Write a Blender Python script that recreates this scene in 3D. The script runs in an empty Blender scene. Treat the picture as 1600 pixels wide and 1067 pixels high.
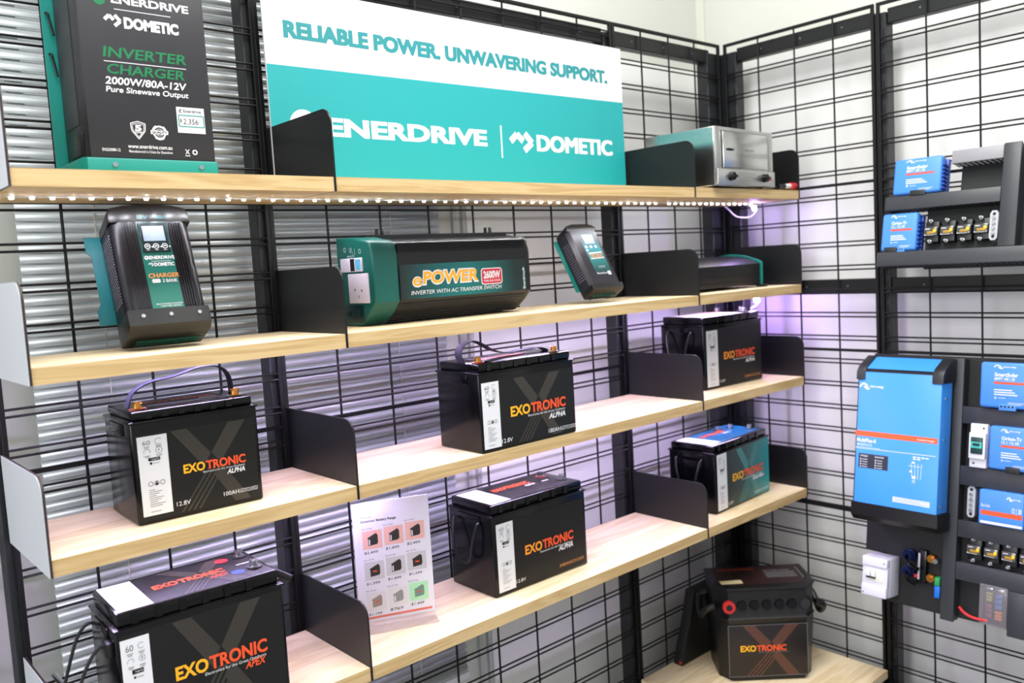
import bpy, bmesh, math, random
from mathutils import Vector, Matrix
random.seed(7)
SC = bpy.context.scene
COL = SC.collection

# ------------------------------------------------------------------ camera
FPX = 1333.6285
YAW, PITCH, ROLL = 0.7207, -0.0879, -0.0576
CAM = Vector((-0.8985, -1.8334, -0.1997))
def cam_axes():
    cy, sy = math.cos(YAW), math.sin(YAW)
    f = Vector((sy*math.cos(PITCH), cy*math.cos(PITCH), math.sin(PITCH)))
    r = Vector((cy, -sy, 0)); u = r.cross(f)
    c, s = math.cos(ROLL), math.sin(ROLL)
    return c*r + s*u, -s*r + c*u, f
cr, cu, cf = cam_axes()
cd = bpy.data.cameras.new('camera'); cam = bpy.data.objects.new('camera', cd); COL.objects.link(cam)
cd.sensor_fit = 'HORIZONTAL'; cd.sensor_width = 36.0; cd.lens = FPX*36/1600
cd.clip_start = 0.02; cd.clip_end = 100
m = Matrix.Identity(4)
for i in range(3):
    m[i][0], m[i][1], m[i][2], m[i][3] = cr[i], cu[i], -cf[i], CAM[i]
cam.matrix_world = m
SC.camera = cam
cd.dof.use_dof = True; cd.dof.focus_distance = 1.85; cd.dof.aperture_fstop = 3.2

# ------------------------------------------------------------------ light and exposure
SC.view_settings.view_transform = 'Standard'; SC.view_settings.look = 'None'
SC.view_settings.exposure = 0.48; SC.view_settings.gamma = 1.0; SC.view_settings.use_curve_mapping = False
W = bpy.data.worlds.new('world'); SC.world = W; W.use_nodes = True
bg = W.node_tree.nodes['Background']
bg.inputs[0].default_value = (0.96, 0.98, 1.0, 1); bg.inputs[1].default_value = 0.5
def area(name, loc, rot, sx, sy, power, col):
    l = bpy.data.lights.new(name, 'AREA'); l.shape = 'RECTANGLE'; l.size = sx; l.size_y = sy; l.energy = power; l.color = col
    o = bpy.data.objects.new(name, l); COL.objects.link(o); o.location = loc; o.rotation_euler = rot
    return o
area('ceiling_panel_light', (0.55, -1.0, 1.49), (0, 0, 0), 1.2, 1.0, 42, (1.0, 0.99, 0.97))
area('ceiling_panel_light', (-1.0, -1.0, 1.49), (0, 0, 0), 1.2, 1.0, 26, (1.0, 0.99, 0.97))
area('ceiling_panel_light', (-0.6, -3.2, 1.49), (0, 0, 0), 1.5, 1.2, 18, (1.0, 0.99, 0.97))
area('left_fill_light', (-3.0, -0.95, 0.2), (0, -1.40, 0), 1.4, 1.1, 36, (0.97, 0.99, 1.0))  # unseen fill added at the left to brighten the right wall
LED_TOP, LED_LOW = 75.0, 150.0
LED_COL_TOP, LED_COL_LOW = (0.93, 0.94, 1.0), (0.70, 0.58, 1.0)

# ------------------------------------------------------------------ materials
def lin(c):
    return tuple(((v/255)/12.92 if v/255 <= 0.04045 else ((v/255+0.055)/1.055)**2.4) for v in c)
MATS = {}
def mat(name, rgb, rough=0.5, metal=0.0, spec=0.5, noise=0.0, scale=40, bump=0.0, coat=0.0):
    if name in MATS: return MATS[name]
    M = bpy.data.materials.new(name); M.use_nodes = True
    nt = M.node_tree; b = nt.nodes['Principled BSDF']
    c = lin(rgb) + (1,)
    b.inputs['Base Color'].default_value = c
    b.inputs['Roughness'].default_value = rough; b.inputs['Metallic'].default_value = metal
    b.inputs['Specular IOR Level'].default_value = spec
    b.inputs['Coat Weight'].default_value = coat
    tc = nt.nodes.new('ShaderNodeTexCoord'); nz = nt.nodes.new('ShaderNodeTexNoise'); nz.inputs['Scale'].default_value = scale
    nz.inputs['Detail'].default_value = 4
    nt.links.new(tc.outputs['Object'], nz.inputs['Vector'])
    mr = nt.nodes.new('ShaderNodeMapRange'); mr.inputs[3].default_value = max(0.0, rough-0.05); mr.inputs[4].default_value = min(1, rough+0.05)
    nt.links.new(nz.outputs['Fac'], mr.inputs[0]); nt.links.new(mr.outputs[0], b.inputs['Roughness'])
    if noise:
        mx = nt.nodes.new('ShaderNodeMix'); mx.data_type = 'RGBA'
        mx.inputs[6].default_value = tuple(v*(1-noise) for v in c[:3]) + (1,); mx.inputs[7].default_value = tuple(min(1, v*(1+noise)) for v in c[:3]) + (1,)
        nt.links.new(nz.outputs['Fac'], mx.inputs[0]); nt.links.new(mx.outputs[2], b.inputs['Base Color'])
    if bump:
        bp = nt.nodes.new('ShaderNodeBump'); bp.inputs['Strength'].default_value = bump; bp.inputs['Distance'].default_value = 0.001
        nt.links.new(nz.outputs['Fac'], bp.inputs['Height']); nt.links.new(bp.outputs[0], b.inputs['Normal'])
    MATS[name] = M
    return M
def emit(name, rgb, strength):
    M = bpy.data.materials.new(name); M.use_nodes = True; nt = M.node_tree; nt.nodes.clear()
    e = nt.nodes.new('ShaderNodeEmission'); o = nt.nodes.new('ShaderNodeOutputMaterial')
    e.inputs[0].default_value = tuple(rgb) + (1,); e.inputs[1].default_value = strength
    nt.links.new(e.outputs[0], o.inputs[0])
    return M
def glass(name, rgb, rough=0.0, alpha=0.18):
    M = bpy.data.materials.new(name); M.use_nodes = True; nt = M.node_tree
    b = nt.nodes['Principled BSDF']; b.inputs['Base Color'].default_value = lin(rgb) + (1,); b.inputs['Roughness'].default_value = rough
    b.inputs['Alpha'].default_value = alpha
    return M
def gradient_mat(name, axis, stops, lo, hi, rough=0.35, amount=0.0):
    """printed colour gradient along a local axis"""
    M = bpy.data.materials.new(name); M.use_nodes = True; nt = M.node_tree; b = nt.nodes['Principled BSDF']
    tc = nt.nodes.new('ShaderNodeTexCoord'); sp = nt.nodes.new('ShaderNodeSeparateXYZ'); mr = nt.nodes.new('ShaderNodeMapRange')
    nt.links.new(tc.outputs['Object'], sp.inputs[0]); nt.links.new(sp.outputs['xyz'.index(axis)], mr.inputs[0])
    mr.inputs[1].default_value = lo; mr.inputs[2].default_value = hi
    rp = nt.nodes.new('ShaderNodeValToRGB'); nt.links.new(mr.outputs[0], rp.inputs[0])
    el = rp.color_ramp.elements
    el[0].position = stops[0][0]; el[0].color = lin(stops[0][1]) + (1,)
    el[1].position = stops[-1][0]; el[1].color = lin(stops[-1][1]) + (1,)
    for p, c in stops[1:-1]:
        e = el.new(p); e.color = lin(c) + (1,)
    nt.links.new(rp.outputs[0], b.inputs['Base Color']); b.inputs['Roughness'].default_value = rough
    return M
def wood_mat(name, c0, c1):
    M = bpy.data.materials.new(name); M.use_nodes = True; nt = M.node_tree; b = nt.nodes['Principled BSDF']
    L = nt.links.new; N = nt.nodes.new
    tc = N('ShaderNodeTexCoord'); oi = N('ShaderNodeObjectInfo')
    mp = N('ShaderNodeMapping'); mp.inputs['Scale'].default_value = (1.6, 11, 30)
    add = N('ShaderNodeVectorMath'); add.operation = 'ADD'
    mul = N('ShaderNodeMath'); mul.operation = 'MULTIPLY'; mul.inputs[1].default_value = 9.0
    L(oi.outputs['Random'], mul.inputs[0]); L(tc.outputs['Object'], add.inputs[0]); L(mul.outputs[0], add.inputs[1]); L(add.outputs[0], mp.inputs[0])
    n1 = N('ShaderNodeTexNoise'); n1.inputs['Scale'].default_value = 1.1; n1.inputs['Detail'].default_value = 3; n1.inputs['Distortion'].default_value = 1.2
    L(mp.outputs[0], n1.inputs['Vector'])
    wv = N('ShaderNodeMath'); wv.operation = 'MULTIPLY'; wv.inputs[1].default_value = 26.0; L(n1.outputs['Fac'], wv.inputs[0])
    sn = N('ShaderNodeMath'); sn.operation = 'SINE'; L(wv.outputs[0], sn.inputs[0])
    mr = N('ShaderNodeMapRange'); mr.inputs[1].default_value = -1; mr.inputs[2].default_value = 1; L(sn.outputs[0], mr.inputs[0])
    mp2 = N('ShaderNodeMapping'); mp2.inputs['Scale'].default_value = (3, 160, 260); L(add.outputs[0], mp2.inputs[0])
    n2 = N('ShaderNodeTexNoise'); n2.inputs['Scale'].default_value = 1.0; n2.inputs['Detail'].default_value = 4; L(mp2.outputs[0], n2.inputs['Vector'])
    mx = N('ShaderNodeMix'); mx.data_type = 'FLOAT'; mx.inputs[0].default_value = 0.45; L(mr.outputs[0], mx.inputs[2]); L(n2.outputs['Fac'], mx.inputs[3])
    rp = N('ShaderNodeValToRGB'); L(mx.outputs[0], rp.inputs[0])
    e = rp.color_ramp.elements; e[0].position = 0.15; e[0].color = lin(c0) + (1,); e[1].position = 0.85; e[1].color = lin(c1) + (1,)
    L(rp.outputs[0], b.inputs['Base Color']); b.inputs['Roughness'].default_value = 0.62; b.inputs['Specular IOR Level'].default_value = 0.2
    return M

BLACK = mat('black_powder_coat', (9, 9, 11), 0.5, spec=0.3, noise=0.1)
BLACK_SOFT = mat('black_satin_metal', (15, 16, 19), 0.4, spec=0.4, noise=0.05, scale=120)
DARKGREY = mat('charcoal_upright_paint', (24, 26, 30), 0.45, noise=0.05)
WHITE_PANEL = mat('white_painted_plate', (226, 228, 232), 0.4)
EDGE_BROWN = mat('dark_plate_edge', (48, 34, 36), 0.5)
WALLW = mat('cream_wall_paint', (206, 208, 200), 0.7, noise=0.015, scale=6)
LOWERW = mat('white_lower_wall', (236, 236, 234), 0.6, noise=0.015, scale=6)
CASE = mat('glossy_black_plastic', (6, 6, 8), 0.2, noise=0.1, spec=0.32)
CASE2 = mat('satin_black_plastic', (13, 13, 16), 0.38, noise=0.08, scale=150, bump=0.05)
LABELD = mat('printed_charcoal_label', (18, 18, 17), 0.45, spec=0.35)
LABELX = mat('printed_brown_chevron', (52, 48, 41), 0.32)
WHITEPRINT = mat('white_print', (228, 228, 232), 0.4)
GREYPRINT = mat('grey_print', (120, 120, 124), 0.5)
DARKPRINT = mat('black_print', (18, 18, 20), 0.5)
ORANGE = mat('orange_red_print', (236, 84, 38), 0.4)
YELLOW = mat('amber_print', (247, 178, 26), 0.4)
BRASS = mat('brass_terminal', (214, 150, 72), 0.25, 1.0)
STEEL = mat('bright_steel', (205, 207, 212), 0.22, 1.0)
GREEN = mat('dark_green_paint', (10, 92, 84), 0.42, noise=0.04)
TEAL = mat('teal_green_plate', (20, 132, 122), 0.42, noise=0.04)
TEALSIGN = mat('turquoise_sign_print', (26, 152, 156), 0.5)
BLUE = mat('bright_blue_enamel', (58, 146, 236), 0.38)
BLUE2 = mat('mid_blue_plastic', (72, 140, 228), 0.4)
BLUED = mat('dark_blue_plastic', (24, 70, 170), 0.4)
RED = mat('red_plastic', (205, 40, 44), 0.35)
CASEGREY = mat('dark_grey_casing', (39, 39, 44), 0.42, noise=0.04)
WOOD = wood_mat('pale_pine_board', (224, 198, 156), (242, 224, 190)); EDGE = wood_mat('tan_edge_band', (192, 160, 110), (214, 186, 138))

# ------------------------------------------------------------------ geometry helpers
class G:
    def __init__(s): s.bm = bmesh.new()
    def _bev(s, geom, b, seg):
        es = list({e for v in geom for e in v.link_edges})
        bmesh.ops.bevel(s.bm, geom=es, offset=b, segments=seg, profile=0.5, affect='EDGES', clamp_overlap=True)
    def box(s, x0, x1, y0, y1, z0, z1, b=0.0, seg=2):
        vs = [s.bm.verts.new((x, y, z)) for z in (z0, z1) for y in (y0, y1) for x in (x0, x1)]
        for f in ((0,2,3,1), (4,5,7,6), (0,1,5,4), (2,6,7,3), (0,4,6,2), (1,3,7,5)): s.bm.faces.new([vs[i] for i in f])
        if b: s._bev(vs, b, seg)
        return s
    def prism(s, poly, axis, a, b, bev=0.0, seg=2):
        """poly: 2d points in the two other axes (cyclic order of axis+1, axis+2)"""
        def P(p, t):
            if axis == 'x': return (t, p[0], p[1])
            if axis == 'y': return (p[0], t, p[1])
            return (p[0], p[1], t)
        A = [s.bm.verts.new(P(p, a)) for p in poly]; B = [s.bm.verts.new(P(p, b)) for p in poly]
        n = len(poly)
        f1 = s.bm.faces.new(A); f2 = s.bm.faces.new(B[::-1]); fs = [f1, f2]
        for i in range(n): fs.append(s.bm.faces.new((A[i], B[i], B[(i+1) % n], A[(i+1) % n])))
        bmesh.ops.recalc_face_normals(s.bm, faces=fs)
        if bev:
            es = list({e for f in (f1, f2) for e in f.edges})
            bmesh.ops.bevel(s.bm, geom=es, offset=bev, segments=seg, profile=0.5, affect='EDGES', clamp_overlap=True)
        return s
    def cyl(s, p0, p1, r, n=16, r1=None):
        p0, p1 = Vector(p0), Vector(p1); d = (p1-p0).normalized()
        a = d.orthogonal().normalized(); c = d.cross(a); r1 = r if r1 is None else r1
        A = [s.bm.verts.new(p0 + r*(math.cos(2*math.pi*i/n)*a + math.sin(2*math.pi*i/n)*c)) for i in range(n)]
        B = [s.bm.verts.new(p1 + r1*(math.cos(2*math.pi*i/n)*a + math.sin(2*math.pi*i/n)*c)) for i in range(n)]
        s.bm.faces.new(A[::-1]); s.bm.faces.new(B)
        for i in range(n): s.bm.faces.new((A[i], A[(i+1) % n], B[(i+1) % n], B[i]))
        return s
    def tube(s, pts, r, n=8, smooth=True):
        pts = [Vector(p) for p in pts]
        if smooth and len(pts) > 2:
            out = []
            for i in range(len(pts)-1):
                q0, q1, q2, q3 = pts[max(i-1, 0)], pts[i], pts[i+1], pts[min(i+2, len(pts)-1)]
                for k in range(6):
                    t = k/6
                    out.append(0.5*((2*q1) + (q2-q0)*t + (2*q0-5*q1+4*q2-q3)*t*t + (3*q1-q0-3*q2+q3)*t**3))
            pts = out + [pts[-1]]
        rings = []; a = None
        for i, p in enumerate(pts):
            d = (pts[min(i+1, len(pts)-1)] - pts[max(i-1, 0)]).normalized()
            if a is None: a = d.orthogonal().normalized()
            a = (a - a.dot(d)*d).normalized(); c = d.cross(a)
            rings.append([s.bm.verts.new(p + r*(math.cos(2*math.pi*k/n)*a + math.sin(2*math.pi*k/n)*c)) for k in range(n)])
        for i in range(len(rings)-1):
            for k in range(n): s.bm.faces.new((rings[i][k], rings[i][(k+1) % n], rings[i+1][(k+1) % n], rings[i+1][k]))
        s.bm.faces.new(rings[0][::-1]); s.bm.faces.new(rings[-1])
        return s
    def ribbon(s, pts, side, width, thick):
        """flat strap along pts; side = sideways direction"""
        pts = [Vector(p) for p in pts]; out = []
        for i in range(len(pts)-1):
            q0, q1, q2, q3 = pts[max(i-1, 0)], pts[i], pts[i+1], pts[min(i+2, len(pts)-1)]
            for k in range(8):
                t = k/8
                out.append(0.5*((2*q1) + (q2-q0)*t + (2*q0-5*q1+4*q2-q3)*t*t + (3*q1-q0-3*q2+q3)*t**3))
        out.append(pts[-1]); sd = Vector(side).normalized(); rings = []
        for i, p in enumerate(out):
            d = (out[min(i+1, len(out)-1)] - out[max(i-1, 0)]).normalized(); nn = d.cross(sd).normalized()
            rings.append([s.bm.verts.new(p + sx*sd*width/2 + sn*nn*thick/2) for sx, sn in ((-1,-1), (1,-1), (1,1), (-1,1))])
        for i in range(len(rings)-1):
            for k in range(4): s.bm.faces.new((rings[i][k], rings[i][(k+1) % 4], rings[i+1][(k+1) % 4], rings[i+1][k]))
        s.bm.faces.new(rings[0][::-1]); s.bm.faces.new(rings[-1])
        return s
    def build(s, name, material, parent=None, smooth=True, label=None):
        me = bpy.data.meshes.new(name)
        bmesh.ops.recalc_face_normals(s.bm, faces=s.bm.faces[:])
        s.bm.to_mesh(me); s.bm.free()
        if smooth:
            me.shade_smooth(); me.set_sharp_from_angle(angle=math.radians(38))
        o = bpy.data.objects.new(name, me); COL.objects.link(o)
        me.materials.append(material)
        if parent is not None: o.parent = parent
        if label: o['label'] = label
        return o
def tag(o, label, cat, group=None):
    o['label'] = label; o['category'] = cat
    if group: o['group'] = group
    return o
def thing(name, label, cat, loc=(0,0,0), yaw=0.0, group=None, lean=0.0):
    o = bpy.data.objects.new(name, None); COL.objects.link(o); o.empty_display_size = 0.05
    o.location = loc; o.rotation_euler = (-lean, 0, yaw)
    return tag(o, label, cat, group)
def struct(o): o['kind'] = 'structure'; return o

# ------------------------------------------------------------------ printing (flat print laid on a surface)
_tc = {}
def text_poly(s, bold=0.0, shear=0.0):
    k = (s, bold, shear)
    if k not in _tc:
        cu_ = bpy.data.curves.new('lettering', 'FONT'); cu_.body = s; cu_.size = 1; cu_.offset = bold; cu_.shear = shear; cu_.resolution_u = 3
        ob = bpy.data.objects.new('lettering', cu_); COL.objects.link(ob)
        dg = bpy.context.evaluated_depsgraph_get(); dg.update()
        me = bpy.data.meshes.new_from_object(ob.evaluated_get(dg))
        vs = [(v.co.x, v.co.y) for v in me.vertices]; fs = [tuple(p.vertices) for p in me.polygons]
        bpy.data.objects.remove(ob); bpy.data.curves.remove(cu_); bpy.data.meshes.remove(me)
        par = list(range(len(vs)))
        def root(i):
            while par[i] != i: i = par[i]
            return i
        for f in fs:
            for q in f[1:]: par[root(q)] = root(f[0])
        ids = {}; isl = [ids.setdefault(root(i), len(ids)) for i in range(len(vs))]
        _tc[k] = (vs, fs, isl)
    return _tc[k]
CAPH = max(v[1] for v in text_poly('H')[0])
def front(d): return (Vector((0, -d, 0)), Vector((1,0,0)), Vector((0,0,1)), Vector((0,-1,0)))
def top(h): return (Vector((0, 0, h)), Vector((1,0,0)), Vector((0,1,0)), Vector((0,0,1)))     # v runs from 0 (back) to -d (front)
def left(): return (Vector((0, 0, 0)), Vector((0,-1,0)), Vector((0,0,1)), Vector((-1,0,0)))
def print_on(parent, name, material, face, items, layer=1, label=None):
    O, A, B, N = face; bm = bmesh.new(); off = N*(0.0004*layer)
    lift = [0]
    def P(u, v, e=0): return bm.verts.new(O + A*u + B*v + off + N*(0.000012*(lift[0] % 9) + 0.000004*e))
    def poly(pts):
        f = bm.faces.new([P(*p) for p in pts]); return f
    for it in items:
        k = it[0]; lift[0] += 1
        if k == 'r': poly([(it[1], it[2]), (it[3], it[2]), (it[3], it[4]), (it[1], it[4])])
        elif k == 'p': poly(it[1])
        elif k == 'c': poly([(it[1]+it[3]*math.cos(i*math.pi/10), it[2]+it[3]*math.sin(i*math.pi/10)) for i in range(20)])
        elif k == 'o':
            n = 24; a0, a1 = (it[5], it[6]) if len(it) > 5 else (0, 2*math.pi)
            for i in range(n):
                t0, t1 = a0+(a1-a0)*i/n, a0+(a1-a0)*(i+1)/n
                poly([(it[1]+r*math.cos(t), it[2]+r*math.sin(t)) for r, t in ((it[3], t0), (it[4], t0), (it[4], t1), (it[3], t1))])
        elif k == 'rr':      # rounded rectangle u0 v0 u1 v1 r
            u0, v0, u1, v1, r = it[1:6]; pts = []
            for cx_, cy_, a in ((u1-r, v1-r, 0), (u0+r, v1-r, 1), (u0+r, v0+r, 2), (u1-r, v0+r, 3)):
                for j in range(6): pts.append((cx_+r*math.cos((a+j/5)*math.pi/2), cy_+r*math.sin((a+j/5)*math.pi/2)))
            poly(pts)
        elif k == 'l':
            pts, w = it[1], it[2]
            for (a, b) in zip(pts, pts[1:]):
                lift[0] += 1; d = Vector((b[0]-a[0], b[1]-a[1], 0)); L_ = d.length or 1e-6; nx, ny = -d.y/L_*w/2, d.x/L_*w/2
                poly([(a[0]+nx, a[1]+ny), (a[0]-nx, a[1]-ny), (b[0]-nx, b[1]-ny), (b[0]+nx, b[1]+ny)])
        elif k == 'tb':      # heavy text: the same string laid a few times with tiny shifts
            s_, u0, u1, v, h, e = it[1:7]; bold = it[7] if len(it) > 7 else 0.02
            vs, fs, isl = text_poly(s_, bold, 0.0); x0, x1 = min(p[0] for p in vs), max(p[0] for p in vs); sx = (u1-u0-2*e)/(x1-x0); sy = (h-e)/CAPH
            for dx, dy in ((0, 0), (e, 0), (2*e, 0), (0, e), (e, e), (2*e, e)):
                lift[0] += 1
                V = [P(u0+dx+(p[0]-x0)*sx, v+dy+p[1]*sy, isl[q] % 3) for q, p in enumerate(vs)]
                for f in fs:
                    try: bm.faces.new([V[i] for i in f])
                    except ValueError: pass
        elif k == 't':       # text: string, u0, u1, baseline v, cap height, bold, shear, rotated
            s_, u0, u1, v, h = it[1:6]; bold = it[6] if len(it) > 6 else 0.0; sh = it[7] if len(it) > 7 else 0.0; rot = it[8] if len(it) > 8 else 0
            vs, fs, isl = text_poly(s_, bold, sh)
            x0, x1 = min(p[0] for p in vs), max(p[0] for p in vs); sx = (u1-u0)/(x1-x0); sy = h/CAPH
            V = []
            for q, p in enumerate(vs):
                a, b = (p[0]-x0)*sx, p[1]*sy; e = isl[q] % 3
                V.append(P(u0-b, v+a, e) if rot else P(u0+a, v+b, e))
            for f in fs:
                try: bm.faces.new([V[i] for i in f])
                except ValueError: pass
    for f in bm.faces:
        f.normal_update()
        if f.normal.dot(N) < 0: f.normal_flip()
    me = bpy.data.meshes.new(name); bm.to_mesh(me); bm.free(); me.materials.append(material)
    o = bpy.data.objects.new(name, me); COL.objects.link(o); o.parent = parent
    if label: o['label'] = label
    return o

# ------------------------------------------------------------------ measured layout (metres)
X0, X1, X2, X3 = -0.5813, 0.0, 1.2, 1.788
XC, YR = 1.7918, -0.567
Z = [0.0, -0.3185, -0.6366, -1.0303]; ZD = -1.602
T, D, ZT = 0.0289, 0.2978, 0.5465
FLOOR, CEIL = -1.75, 1.5
def zup(k): return 0.438 - 0.0776*k

# ------------------------------------------------------------------ the room
WL, WR = 0.19, XC + 0.135            # wall faces behind the mesh
CEILM = mat('white_ceiling_paint', (238, 238, 236), 0.8, noise=0.02, scale=8)
FLOORM = mat('grey_floor_vinyl', (150, 150, 152), 0.45, noise=0.12, scale=14)
struct(G().box(-4.0, WR+0.1, -5.0, WL+0.1, FLOOR-0.1, FLOOR).build('floor', FLOORM))
struct(G().box(-4.0, WR+0.1, -5.0, WL+0.1, CEIL, CEIL+0.1).build('ceiling', CEILM))
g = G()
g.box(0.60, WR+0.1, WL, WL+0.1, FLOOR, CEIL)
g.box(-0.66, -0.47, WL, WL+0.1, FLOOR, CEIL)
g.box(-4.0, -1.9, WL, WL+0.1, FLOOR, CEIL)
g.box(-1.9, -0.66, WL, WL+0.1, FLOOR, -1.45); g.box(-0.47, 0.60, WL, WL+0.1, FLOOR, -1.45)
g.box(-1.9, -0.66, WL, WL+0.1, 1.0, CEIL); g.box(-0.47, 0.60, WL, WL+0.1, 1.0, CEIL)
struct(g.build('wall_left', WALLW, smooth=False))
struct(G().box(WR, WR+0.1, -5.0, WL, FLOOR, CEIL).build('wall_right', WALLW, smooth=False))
struct(G().box(WR-0.012, WR, WL-0.035, WL, FLOOR, CEIL).build('trim_1', mat('cream_trim_paint', (214, 214, 202), 0.6)))
g = G()
for x in (0.665, 0.70): g.box(x, x+0.012, WL-0.012, WL, FLOOR, CEIL)
struct(g.build('trim_2', mat('grey_panel_joint', (186, 188, 186), 0.6)))
struct(G().box(-0.57, -0.567, WL-0.003, WL, FLOOR, CEIL).build('trim_3', mat('dark_joint_line', (110, 112, 118), 0.7)))
bk_ = G(); bk_.box(0.72, WR-0.007, WL-0.006, WL, FLOOR, 0.50); struct(bk_.build('trim_4', LOWERW, smooth=False))  # thin layer on the lower part of both walls, whiter than above
bk_ = G(); bk_.box(WR-0.006, WR, -2.6, WL-0.006, FLOOR, 0.50); struct(bk_.build('trim_5', LOWERW, smooth=False))
FRAME = mat('grey_window_aluminium', (150, 154, 160), 0.4, 0.3)
PANE = glass('window_glass', (200, 215, 220), 0.02, 0.25)
for i, (a, b) in enumerate(((-0.47, 0.60), (-1.9, -0.66))):
    g = G()
    g.box(a, a+0.04, WL+0.03, WL+0.08, -1.45, 1.0); g.box(b-0.04, b, WL+0.03, WL+0.08, -1.45, 1.0)
    g.box(a, b, WL+0.03, WL+0.08, -1.45, -1.41); g.box(a, b, WL+0.03, WL+0.08, 0.96, 1.0)
    w = struct(g.build('window_%d' % (i+1), FRAME))
    G().box(a+0.04, b-0.04, WL+0.052, WL+0.058, -1.41, 0.96).build('pane', PANE, w)

# venetian blinds
SLAT = mat('white_aluminium_slat', (200, 205, 206), 0.42, 0.5)
CORD = mat('pale_ladder_cord', (206, 200, 184), 0.8)
def blind(label, xa, xb, cords):
    y = 0.118
    t = thing('venetian_blind', label, 'blind', ((xa+xb)/2, y, -1.4), 0, 'venetian blinds over the windows'); cx = (xa+xb)/2
    bm = bmesh.new(); z = -1.37
    rows = [(.0115, .0119), (.0, .0066), (-.0020, .0042), (-.0028, .0005), (-.0021, -.0040), (.0004, -.0083), (.0016, -.0098)]
    while z < 0.98:
        A = [bm.verts.new((xa-cx, p[0], z+1.4+p[1])) for p in rows]; B = [bm.verts.new((xb-cx, p[0], z+1.4+p[1])) for p in rows]
        for i in range(len(rows)-1): bm.faces.new((A[i], A[i+1], B[i+1], B[i]))
        z += 0.0214
    g = G(); g.bm.free(); g.bm = bm
    o = g.build('slat_curtain', SLAT, t)
    sol = o.modifiers.new('thickness', 'SOLIDIFY'); sol.thickness = 0.0006
    for c in cords: G().cyl((c-cx, -0.006, 0.02), (c-cx, -0.006, 2.38), 0.0011, 6).build('ladder_cord', CORD, t)
    G().box(xa-cx, xb-cx, -0.012, 0.022, 2.38, 2.42).build('head_rail', WHITE_PANEL, t)
    G().box(xa-cx, xb-cx, -0.010, 0.014, 0.0, 0.018).build('bottom_rail', WHITE_PANEL, t)
blind('white venetian blind behind the mesh of the left and middle bays', -0.492, 0.566, (-0.345, 0.055, 0.40))
blind('white venetian blind at far left edge beyond the first upright', -1.86, -0.625, (-0.9, -1.4))

# ------------------------------------------------------------------ shop-fitting frame: uprights, beams, mesh panels
def upright(label, loc, yaw, h0, h1, w0=-0.028, w1=0.012):
    """slotted square-tube post standing behind the mesh (local: face towards -y)"""
    t = thing('upright_post', label, 'post', (loc[0], loc[1], h0), yaw, 'slotted uprights of the display wall')
    G().box(w0, w1, 0.008, 0.055, 0, h1-h0, 0.002, 1).build('post_tube', DARKGREY, t)
    bm = G(); z = 0.05
    while z < h1-h0-0.04:
        bm.box(w1-0.012, w1-0.007, 0.0072, 0.0085, z, z+0.022); z += 0.039
    bm.build('slot_row', mat('slot_shadow_black', (8, 8, 9), 0.8), t)
    return t
UB = FLOOR
upright('black upright at the far left end of the shelves', (X0, 0, 0), 0, UB, ZT-0.03, -0.012, 0.012)
upright('black upright between the left and middle shelf bays', (X1, 0, 0), 0, UB, ZT-0.03)
upright('black upright between the middle and right shelf bays', (X2, 0, 0), 0, UB, ZT-0.03)
upright('black upright in the corner on the blind wall side', (X3-0.02, 0, 0), 0, UB, ZT-0.03, -0.05, 0.0255)
upright('black upright in the corner on the right wall side', (XC, -0.01, 0), -math.pi/2, UB, ZT-0.03, -0.06, 0.045)
upright('black upright on the right wall beside the blue inverter unit', (XC, YR, 0), -math.pi/2, UB, ZT-0.03, -0.012, 0.030)
upright('black upright on the right wall past the right picture edge', (XC, YR-1.2, 0), -math.pi/2, UB, ZT-0.03)
def beam(label, loc, yaw, L, h, rail=False):
    t = thing('cross_beam', label, 'beam', loc, yaw, 'horizontal beams of the display wall')
    G().box(0, L, 0.012, 0.05, 0, h, 0.002, 1).build('beam_tube', BLACK_SOFT, t)
    g = G()
    for x in (0.10, L/2, L-0.10): g.cyl((x, 0.0110, h*0.5), (x, 0.0125, h*0.5), 0.0028, 10)
    g.build('bolt_row', mat('dull_bolt_steel', (120, 120, 126), .4, .6), t)
beam('black top beam above the left shelf bay', (X0+0.014, 0, ZT-0.066), 0, X1-X0-0.044, 0.046)
beam('black top beam above the turquoise sign', (X1+0.014, 0, ZT-0.066), 0, X2-X1-0.044, 0.046)
beam('black top beam above the steel oven', (X2+0.014, 0, ZT-0.066), 0, X3-X2-0.066, 0.046)
beam('black top beam on the right wall next to the corner', (XC, -0.057, ZT-0.066), -math.pi/2, -YR-0.072, 0.046)
beam('black top beam on the right wall above the blue units', (XC, YR-0.032, ZT-0.066), -math.pi/2, 1.15, 0.046)
beam('black middle beam on the right wall next to the second shelf', (XC, -0.057, -0.352), -math.pi/2, -YR-0.072, 0.046)
beam('black middle beam on the right wall under the upper duct rack', (XC, YR-0.032, -0.352), -math.pi/2, 1.15, 0.046)

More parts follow.
